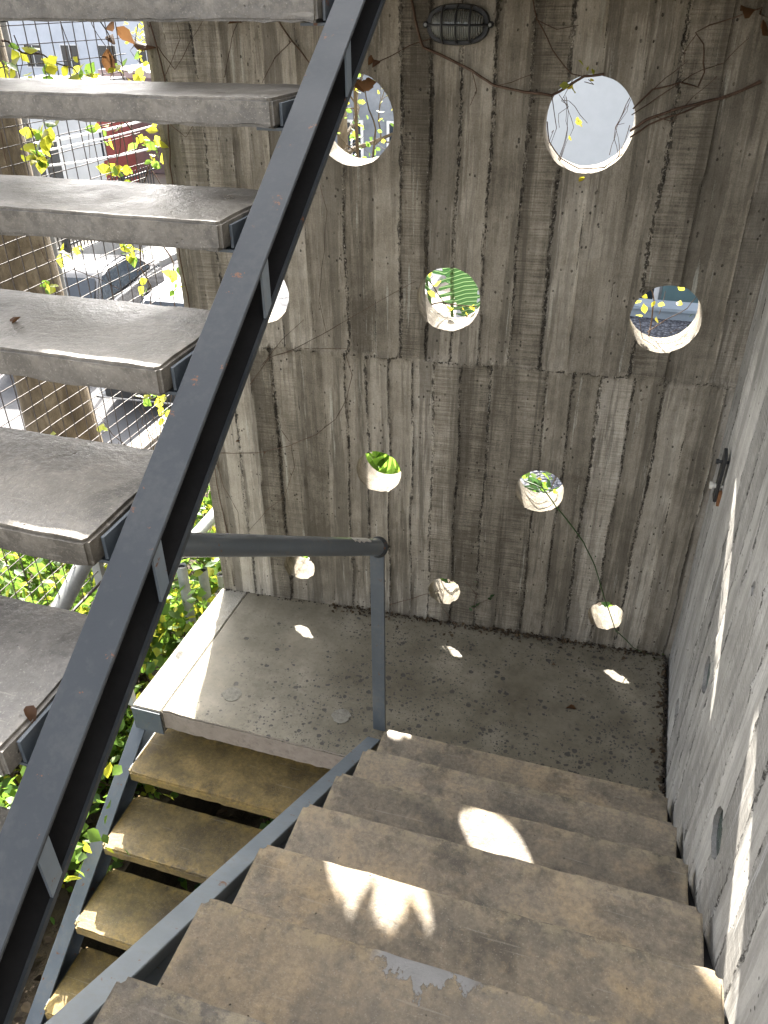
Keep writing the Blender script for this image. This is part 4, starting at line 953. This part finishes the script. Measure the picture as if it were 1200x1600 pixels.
# arching grass-like plant seen through the fourth row
rg = random.Random(55); gp = thing('strap_leaf_plant', (-1.1, 3.7, PB), 'tuft of arching strap leaves seen through the lower porthole left of centre', 'plant')
pts = []; dirs = []
for i in range(120):
    p = Vector((-1.1 + rg.gauss(0, .13), 3.75 + rg.gauss(0, .09), -2.35 + rg.gauss(0, .10))); pts.append(tuple(p)); dirs.append((rg.gauss(0, .6), rg.gauss(0, .5), 1.0 + rg.gauss(0, .4)))
link('foliage', leaf_mesh('blades', pts, (.25, .5), rg, LONG, 0, 0, 0, dirs), M_leaf, gp)
bm = bmesh.new()
for i in range(14): add_tube(bm, wiggle([Vector((-1.1 + rg.gauss(0, .05), 3.72, PB)), Vector((-1.1 + rg.gauss(0, .13), 3.75, -2.25))], .03, .1, rg), .006, 5)
link('stem', bm_mesh(bm, 'stem'), M_gstem, gp)
# big split-leaf plant behind the middle porthole
sp = thing('split_leaf_plant', (-.8, 3.75, PB), 'large split-leaf plant filling the central porthole', 'plant')
VE = []
def monstera(c, size, d, n, bm):
    d = Vector(d).normalized(); n = Vector(n); n = (n - d * n.dot(d)).normalized(); x = d.cross(n)
    prof = [(0, 0), (.20, -.10), (.42, .02), (.50, .22), (.47, .45), (.36, .68), (.20, .87), (0, 1)]
    VE.clear(); VE.extend([i / 1.0 for i in range(15)])
    mid = [bm.verts.new(c + size * (d * t - n * .04 * math.sin(t * 3))) for t in [i / 14 for i in range(15)]]
    for sd in (-1, 1):
        prev = None
        for i in range(15):
            t = i / 14
            w = .5 * (math.sin(math.pi * min(1, t * .86 + .13)) ** .7)
            e0 = bm.verts.new(c + size * (d * (t + .13 * (1 - t)) + x * sd * w + n * (-.22 * w * w)))
            m0 = bm.verts.new(c + size * (d * (t + .05) + x * sd * w * .45 + n * (.04 - .03)))
            if prev and i % 2 == 1:
                bm.faces.new((mid[i - 1], mid[i], m0, prev[1])); bm.faces.new((prev[1], m0, e0, prev[0]))
            elif prev:
                bm.faces.new((mid[i - 1], mid[i], m0, prev[1]))
            VE.extend([i + .9, i + .45]); prev = (e0, m0)
for i, (p, s, d, n) in enumerate([((-.76, 3.62, -1.02), .25, (.25, -.15, -1), (.1, -1, .45)), ((-.98, 3.75, -1.02), .30, (-.5, -.1, -.8), (0, -1, .5)), ((-.62, 3.8, -1.05), .30, (.7, 0, -.6), (.1, -.8, .6)), ((-.9, 4.0, -.92), .34, (.1, .1, -1), (0, -1, .3)), ((-.7, 3.95, -1.28), .3, (.3, -.4, -.7), (0, -1, .7))]):
    bm = bmesh.new(); monstera(Vector(p), s, d, n, bm); me = bm_mesh(bm, 'leaf', 60); a = me.attributes.new('lv', 'FLOAT', 'POINT'); a.data.foreach_set('value', [1.0 if q < 15 else (rnd.random() * .25 if q % 2 else .25 + rnd.random() * .6) for q in range(len(me.vertices))])
    av = me.attributes.new('vein', 'FLOAT', 'POINT'); av.data.foreach_set('value', VE)
    link('leaf', me, M_mon, sp)
bm = bmesh.new()
for q in ((-.80, 3.62, -.98), (-.98, 3.75, -1.02), (-.62, 3.8, -1.05), (-.9, 4.0, -.92), (-.7, 3.95, -1.28)):
    add_tube(bm, wiggle([Vector((-.8, 3.78, PB)), Vector((-.8, 3.85, -2.0)), Vector(q)], .02, .1, rg), .008, 6)
link('stem', bm_mesh(bm, 'stem'), M_gstem, sp)
vine_thing('flowering_twig', [(.0045, .003, .006, [(668, 478, -.2), (690, 472, -.2), (720, 478, -.2), (745, 480, -.2)]), (.003, .002, .006, [(672, 440, -.16), (685, 462, -.18), (705, 485, -.2)]), (.002, .0015, .006, [(660, 500, -.1), (680, 490, -.14), (715, 492, -.14)]), (.0018, .001, .006, [(667, 440, -.12), (675, 432, -.15)])],
           'pale twig with yellow flowers across the central porthole', leafsets=[(M_yel, [(702, 485, -.15), (708, 483, -.16), (722, 483, -.15), (728, 487, -.15), (735, 482, -.16), (738, 478, -.16), (698, 488, -.15)], (.022, .04), dict(up=0)), (M_leafy, [(672, 434, -.6), (676, 446, -.6), (668, 455, -.6)], (.04, .06), dict(up=0))])
vine_thing('flowering_twig', [(.0045, .004, .004, [(820, 752, -.16), (835, 757, -.12), (852, 765, -.1), (866, 768, -.1)]), (.004, .003, .004, [(818, 760, -.14), (838, 766, -.12), (855, 770, -.12)]), (.003, .002, .004, [(843, 735, -.18), (846, 755, -.12)])],
           'green stems and small yellow flowers in the lower porthole above the green shoot', mat=M_gstem, leafsets=[(M_yel, [(847, 749, -.12), (850, 752, -.12), (866, 764, -.1), (868, 770, -.1), (851, 778, -.05)], (.018, .026), dict(up=0))])

# ================================================================== TREES
def tree(name, x, y, zb, zt, r0, r1, label, seed, limbs, leaves, lmat=M_leaf, group=None, twig=True, spread=2.2, lsz=(.10, .20), lf=.62):
    rg = random.Random(seed); t = thing(name, (x, y, zb), label, 'tree', group)
    bm = bmesh.new(); n = 14; pts = [Vector((x, y, zb + (zt - zb) * i / n)) for i in range(n + 1)]
    pts = [p + Vector((.05 * noise.noise(p * .6), .05 * noise.noise(p * .6 + Vector((5, 0, 0))), 0)) for p in pts]
    rs = [r0 + (r1 - r0) * i / n + (.35 * r0 * (1 - i / 2) if i < 2 else 0) for i in range(n + 1)]
    add_tube(bm, pts, rs, 18)
    for v in bm.verts: 
        if r0 > .15: v.co += Vector((.03 * noise.noise(v.co * 2.2), .03 * noise.noise(v.co * 2.2 + Vector((7, 0, 0))), 0))
    tips = []
    def grow(p, d, r, L, lev):
        q = [p]; 
        for s in range(5):
            d = (d + Vector((rg.gauss(0, .18), rg.gauss(0, .18), rg.gauss(0, .12) + .03))).normalized(); q.append(q[-1] + d * L / 5)
        add_tube(bm, q, [r * (1 - .6 * s / 5) for s in range(6)], 6 if lev < 2 else 4)
        if lev >= 3: tips.extend(q[2:]); return
        for s in range(rg.choice((2, 3, 3))):
            grow(q[rg.choice((3, 4, 5))], (d + Vector((rg.gauss(0, .6), rg.gauss(0, .6), rg.gauss(0, .4)))).normalized(), r * .42, L * .62, lev + 1)
    for i in range(limbs):
        f = rg.uniform(lf, 1); p = pts[int(f * n)]; a = rg.uniform(0, 2 * math.pi)
        grow(p, Vector((math.cos(a), math.sin(a), rg.uniform(.2, .9))).normalized(), r1 * .6, spread, 1)
    link('trunk', bm_mesh(bm, 'trunk', 60), M_bark, t)
    lp = []
    for _ in range(leaves):
        q = rg.choice(tips) + Vector((rg.gauss(0, .12), rg.gauss(0, .12), rg.gauss(0, .12)))
        if not in_beam(q, .15, True): lp.append(tuple(q))
    if lp: link('crown', leaf_mesh('crown', lp, lsz, rg, up=.2, droop=.4), lmat, t)
    return t
tree('street_tree', -5.62, 6.35, STZ, 6.2, .37, .24, 'thick brown street tree trunk rising behind the wire mesh', 1, 9, 2200, M_leaf, None, True, 1.8, lf=.80)
tree('street_tree', -6.0, 16.5, STZ, -.6, .14, .09, 'bare twiggy street tree further along the pavement', 2, 10, 500, M_leafy, 'street trees down the road', True, 1.7)
tree('street_tree', -12.0, 24.0, STZ, 0.4, .16, .10, 'bare twiggy tree across the street before the pale buildings', 3, 11, 700, M_leafy, 'street trees down the road', True, 2.2)
tree('sapling', -1.455, 4.2, PB, -.22, .013, .008, 'thin reddish-brown sapling seen through the upper left porthole', 4, 5, 60, M_leafy, None, True, .16, lsz=(.02, .045))
tree('garden_tree', -3.3, 9.5, STZ, -1.6, .07, .04, 'small leafy garden tree seen through the upper left porthole', 5, 9, 420, M_leaf, None, True, 1.0, lsz=(.05, .09))

# ================================================================== STREET THINGS
M_white = mat_plain('white_render', (0.40, 0.42, 0.45), (0.48, 0.50, 0.53), 1.2, .85, .004)
M_red = mat_plain('brick_red_render', (0.23, 0.055, 0.05), (0.31, 0.085, 0.075), 1.5, .85, .004)
M_pale = mat_plain('pale_grey_render', (0.42, 0.45, 0.50), (0.52, 0.55, 0.60), .6, .85, .004)
M_tan = mat_plain('dark_grey_render', (0.085, 0.08, 0.085), (0.16, 0.15, 0.155), .8, .85, .004)
M_pane = mat_plain('dark_window_glass', (0.015, 0.02, 0.028), (0.03, 0.04, 0.05), 2, .08, 0, .6)
M_frame = mat_plain('white_window_frame', (0.55, 0.55, 0.55), (0.65, 0.65, 0.65), 4, .5, 0)
M_ledge = mat_plain('blue_grey_render', (0.20, 0.24, 0.28), (0.27, 0.31, 0.35), 1.5, .8, .003)
M_bluegrey = mat_plain('dusty_blue_grey_render', (0.13, 0.145, 0.165), (0.22, 0.235, 0.26), 1.2, .85, .004)
M_nb = mat_plain('pale_blue_grey_render', (0.40, 0.42, 0.44), (0.48, 0.50, 0.52), .8, .85, .003)
M_teal = mat_plain('dull_teal_panel', (0.07, 0.12, 0.13), (0.10, 0.16, 0.17), 3, .5, .001)
def building(name, x0, x1, y0, y1, z0, z1, mat, label, wins=(), parapet=.25, face='y', ledges=()):
    """wins are (a0, a1, z0, z1) on the front: along x at y0 (face 'y') or along y at x1 (face 'x')"""
    t = thing(name, ((x0 + x1) / 2, (y0 + y1) / 2, z0), label, 'building')
    bm = bmesh.new(); add_box(bm, (x0, y0, z0), (x1, y1, z1), .01); link('wall', bm_mesh(bm, 'w'), mat, t)
    bm = bmesh.new(); add_box(bm, (x0 - .06, y0 - .06, z1 + .002), (x1 + .06, y1 + .06, z1 + parapet), .01); link('roof', bm_mesh(bm, 'r'), M_pave, t)
    for a0, a1, za, zb in wins:
        bm = bmesh.new(); tk = .07
        P = (lambda a, d, z: (a, y0 - d, z)) if face == 'y' else (lambda a, d, z: (x1 + d, a, z))
        for (aa, ab, zc, zd) in ((a0, a1, za, za + tk), (a0, a1, zb - tk, zb), (a0, a0 + tk, za + tk, zb - tk), (a1 - tk, a1, za + tk, zb - tk), ((a0 + a1) / 2 - .025, (a0 + a1) / 2 + .025, za + tk, zb - tk)):
            p, q = P(aa, .05, zc), P(ab, -.02, zd); add_box(bm, tuple(map(min, p, q)), tuple(map(max, p, q)))
        f = link('window', bm_mesh(bm, 'f'), M_frame, t)
        bm = bmesh.new(); p, q = P(a0 + .02, .02, za + .02), P(a1 - .02, .004, zb - .02); add_box(bm, tuple(map(min, p, q)), tuple(map(max, p, q)))
        sub(link('pane', bm_mesh(bm, 'p'), M_pane), f)
    return t
building('house', -22.5, -15.9, 20.5, 22.5, STZ, -2.75, M_white, 'low white rendered house across the street left of the red one', [(-19.5, -18.3, -4.6, -3.2), (-17.0, -15.8, -4.6, -3.2)])
building('house', -21, -17.7, 23.6, 27, STZ, -2.5, M_red, 'brick-red house beyond the white one', [(24.4, 25.2, -4.6, -3.6)], .25, 'x')
building('house', -19.6, -12.6, 28.5, 36, STZ, -2.4, M_tan, 'dark grey house next to the red one across the street', [(-16.1, -15.2, -4.8, -3.5), (-14.6, -13.7, -4.8, -3.5)])
bw_ = [(a, a + 1.5, z, z + 1.5) for a in np.arange(-57, -30, 3.1) for z in (-4.2, -1.2, 1.8, 4.8)]
building('apartment_block', -60, -29, 56, 70, STZ, 8.0, M_pale, 'tall pale grey apartment block with rows of windows far across the street', bw_)
bw_ = [(a, a + 1.5, z, z + 1.6) for a in np.arange(-27, -10, 2.9) for z in (-4.2, -1.0, 2.2)]
building('apartment_block', -28, -9, 78, 90, STZ, 6.0, M_white, 'white apartment block at the far end of the street', bw_)
building('house', -11.4, -4.3, 23.5, 30, STZ, -1.7, M_bluegrey, 'grey-blue house closing the end of the street, seen through the upper left porthole', [(-10.6, -9.6, -4.6, -2.9), (-8.6, -7.9, -4.6, -2.9), (-7.2, -6.5, -4.6, -2.9), (-5.8, -5.0, -4.6, -2.9)])
# neighbour behind the wall
nb = building('neighbour_house', -2.6, 7.5, 12.2, 20, STZ, 5.5, M_nb, 'big plain blue-grey neighbouring house seen through the right-hand portholes', [(-.15, .40, -4.4, -2.95), (1.0, 1.9, -4.4, -2.95)])
bm = bmesh.new(); add_box(bm, (.44, 12.10, -4.3), (.98, 12.19, -2.9), .004); link('shutter', bm_mesh(bm, 's'), M_teal, nb)
bm = bmesh.new(); add_box(bm, (-1.9, 10.42, STZ), (8.8, 10.62, -3.335), .01); add_box(bm, (-1.9, 10.36, -3.333), (8.8, 10.68, -3.285), .008)
tag(link('low_wall', bm_mesh(bm, 'w'), M_ledge), 'low blue-grey parapet wall bordering the gravel roof', 'wall')
bush('bed_shrub', (.95, 9.2, -3.2), (.28, .25, .2), 380, [M_leafd, M_leaf], 'small green plant on the gravel beside the parapet', (.05, .10), 420, None, 'plant', 7, Vector((.95, 9.2, -3.44)))
# iron fence across the street
fx = -12.62
fe = thing('iron_fence', (fx, 18, STZ), 'black iron bar fence on a low pale wall across the street', 'fence')
bm = bmesh.new(); add_box(bm, (fx - .12, 8, STZ), (fx + .12, 20.2, STZ + .62), .01); link('base_wall', bm_mesh(bm, 'b'), M_pave, fe)
bm = bmesh.new()
for i in range(int(12 / .13)): add_box(bm, (fx - .011, 8.05 + i * .13, STZ + .621), (fx + .011, 8.072 + i * .13, STZ + 1.9))
for z_ in (.78, 1.76): add_box(bm, (fx - .018, 8, STZ + z_), (fx + .018, 20.1, STZ + z_ + .04))
link('bars', bm_mesh(bm, 'bars'), M_dark, fe)
for i in range(5):
    bm = bmesh.new(); add_box(bm, (fx - .05, 8 + i * 2.6, STZ + .622), (fx + .05, 8.10 + i * 2.6, STZ + 2.0), .005); link('post', bm_mesh(bm, 'p'), M_dark, fe)
# utility pole and cables
def at(px, py, dist): d = ray(px, py); return d * (dist / math.hypot(d.x, d.y))
M_pole = mat_plain('weathered_pole_concrete', (0.08, 0.078, 0.07), (0.14, 0.135, 0.125), 5, .9, .006)
pp = at(86, 430, 12.5); ux, uy = pp.x, pp.y
up = thing('utility_pole', (ux, uy, STZ), 'slim grey concrete pole just right of the thick tree trunk', 'pole')
bm = bmesh.new(); add_tube(bm, [Vector((ux, uy, STZ)), Vector((ux, uy, 4.5))], [.12, .09], 16); link('shaft', bm_mesh(bm, 'pole', 50), M_pole, up)
bm = bmesh.new()
for z_ in (3.9, 4.2): add_box(bm, (ux - .6, uy - .05, z_), (ux + .6, uy + .05, z_ + .08), .005)
link('crossarm', bm_mesh(bm, 'arm'), M_rust, up)
M_cable = mat_plain('pale_cable_sheath', (0.42, 0.42, 0.42), (0.55, 0.55, 0.54), 5, .6, 0)
def cable(a, b, sag, r, label):
    a, b = Vector(a), Vector(b); bm = bmesh.new()
    add_tube(bm, [a.lerp(b, i / 20) - Vector((0, 0, sag * 4 * (i / 20) * (1 - i / 20))) for i in range(21)], r, 6)
    tag(link('cable', bm_mesh(bm, 'c', 60), M_cable), label, 'cable')
cable(at(-60, 243, 11), at(250, 181, 20), .05, .022, 'thick pale cable strung over the street, upper one of two')
cable(at(-60, 258, 11), at(250, 193, 20), .05, .016, 'pale cable strung over the street just below a thicker one')
cable(at(-60, 268, 12), at(270, 222, 18), .1, .018, 'sagging pale cable low across the red house')
# cars
M_tyre = mat_plain('tyre_rubber', (0.015, 0.015, 0.015), (0.03, 0.03, 0.03), 10, .9, 0)
M_chrome = mat_plain('bright_trim', (0.5, 0.5, 0.5), (0.6, 0.6, 0.6), 10, .25, 0, .5, 1.0)
M_lampg = mat_plain('headlamp_glass', (0.5, 0.52, 0.55), (0.62, 0.64, 0.66), 10, .1, 0, .6)
M_plate = mat_plain('white_number_plate', (0.60, 0.60, 0.60), (0.68, 0.68, 0.68), 8, .5, 0)
def car(loc, rz, col, label, rough=.25):
    m = mat_plain('car_paint', col, tuple(c * 1.15 for c in col), 1.5, rough, 0, .6)
    m.node_tree.nodes['Principled BSDF'].inputs['Coat Weight'].default_value = .6
    t = thing('parked_car', loc, label, 'car'); X = Matrix.Translation(loc) @ Matrix.Rotation(rz, 4, 'Z')
    def lk(nm, bm, mt, par=None, sm=40):
        for v in bm.verts: v.co = X @ v.co
        me = bm_mesh(bm, nm, sm); return sub(link(nm, me, mt), par) if par else link(nm, me, mt, t)
    def sect(prof, wid, bev):
        bm = bmesh.new(); n = len(prof)
        rows = []
        for s in (-1, -.94, .94, 1):
            rows.append([bm.verts.new((s * w_ if abs(s) == 1 else s * w_, y_, z_ - (0.0 if abs(s) < 1 else .0))) for (y_, z_), w_ in zip(prof, wid)])
        for a, b in zip(rows, rows[1:]):
            for i in range(n): bm.faces.new((a[i], a[(i + 1) % n], b[(i + 1) % n], b[i]))
        bm.faces.new(rows[0][::-1]); bm.faces.new(rows[-1])
        bmesh.ops.recalc_face_normals(bm, faces=bm.faces)
        es = [e for e in bm.edges if len(e.link_faces) == 2 and e.calc_face_angle() > .5]
        bmesh.ops.bevel(bm, geom=es, offset=bev, segments=3, affect='EDGES'); return bm
    body = [(-2.05, .30), (-2.10, .55), (-2.02, .78), (-1.5, .92), (-.95, .99), (.9, 1.0), (1.6, .98), (2.05, .92), (2.12, .6), (2.05, .30)]
    b = lk('body', sect(body, [.78, .82, .80, .84, .86, .87, .85, .80, .80, .78], .05), m)
    cab = [(-1.05, .97), (-.45, 1.40), (-.1, 1.47), (.7, 1.46), (1.2, 1.30), (1.65, .97)]
    lk('cabin', sect(cab, [.80, .66, .63, .62, .66, .78], .05), m)
    bm = bmesh.new()
    add_prism(bm, [Vector((-.70, -.985, 1.045)), Vector((.70, -.985, 1.045)), Vector((.58, -.53, 1.36)), Vector((-.58, -.53, 1.36))], Vector((0, -.012, .014))); lk('windscreen', bm, M_pane, None, 10)
    bm = bmesh.new(); add_prism(bm, [Vector((-.66, 1.60, 1.04)), Vector((.66, 1.60, 1.04)), Vector((.56, 1.25, 1.28)), Vector((-.56, 1.25, 1.28))], Vector((0, .012, .014))); lk('rear_window', bm, M_pane, None, 10)
    for s in (-1, 1):
        bm = bmesh.new(); add_prism(bm, [Vector((s * .797, -.85, 1.05)), Vector((s * .797, 1.35, 1.05)), Vector((s * .655, .95, 1.37)), Vector((s * .655, -.42, 1.38))], Vector((s * .012, 0, .006))); lk('side_window', bm, M_pane, None, 10)
        bm = bmesh.new(); add_box(bm, (s * .72 - .14, -2.115, .66), (s * .72 + .14 * (1 if s < 0 else .6), -2.0, .80), .02); lk('headlight', bm, M_lampg)
        for yy in (-1.3, 1.3):
            bm = bmesh.new(); add_tube(bm, [Vector((s * .64, yy, .32)), Vector((s * .66, yy, .32)), Vector((s * .84, yy, .32)), Vector((s * .86, yy, .32))], [.29, .32, .32, .29], 24); w = lk('wheel', bm, M_tyre)
            bm = bmesh.new(); add_tube(bm, [Vector((s * .855, yy, .32)), Vector((s * .868, yy, .32))], [.21, .19], 16); lk('rim', bm, M_chrome, w)
    bm = bmesh.new(); add_box(bm, (-.62, -2.13, .34), (.62, -2.04, .50), .02); lk('grille', bm, M_dark)
    bm = bmesh.new(); add_box(bm, (-.19, -2.155, .50), (.19, -2.132, .68), .004); pl = lk('number_plate', bm, M_plate)
    bm = bmesh.new()
    for i in range(6): add_box(bm, (-.145 + i * .05, -2.159, .555), (-.115 + i * .05, -2.1555, .625))
    lk('plate_marks', bm, M_ledge, pl)
    bm = bmesh.new(); add_box(bm, (-.8, -2.12, .30), (.8, -2.06, .338), .01); lk('bumper_trim', bm, M_chrome)
    return t
car((-9.9, 12.6, STZ), R(10), (0.02, 0.021, 0.024), 'black car facing the stairs with a white number plate beside the trunk')
car((-7.15, 11.9, STZ), R(4), (0.62, 0.63, 0.64), 'white car parked nearest the wall edge beyond the wire mesh')
car((-9.9, 20.5, STZ), R(2), (0.07, 0.11, 0.18), 'dark blue car parked further up the street')
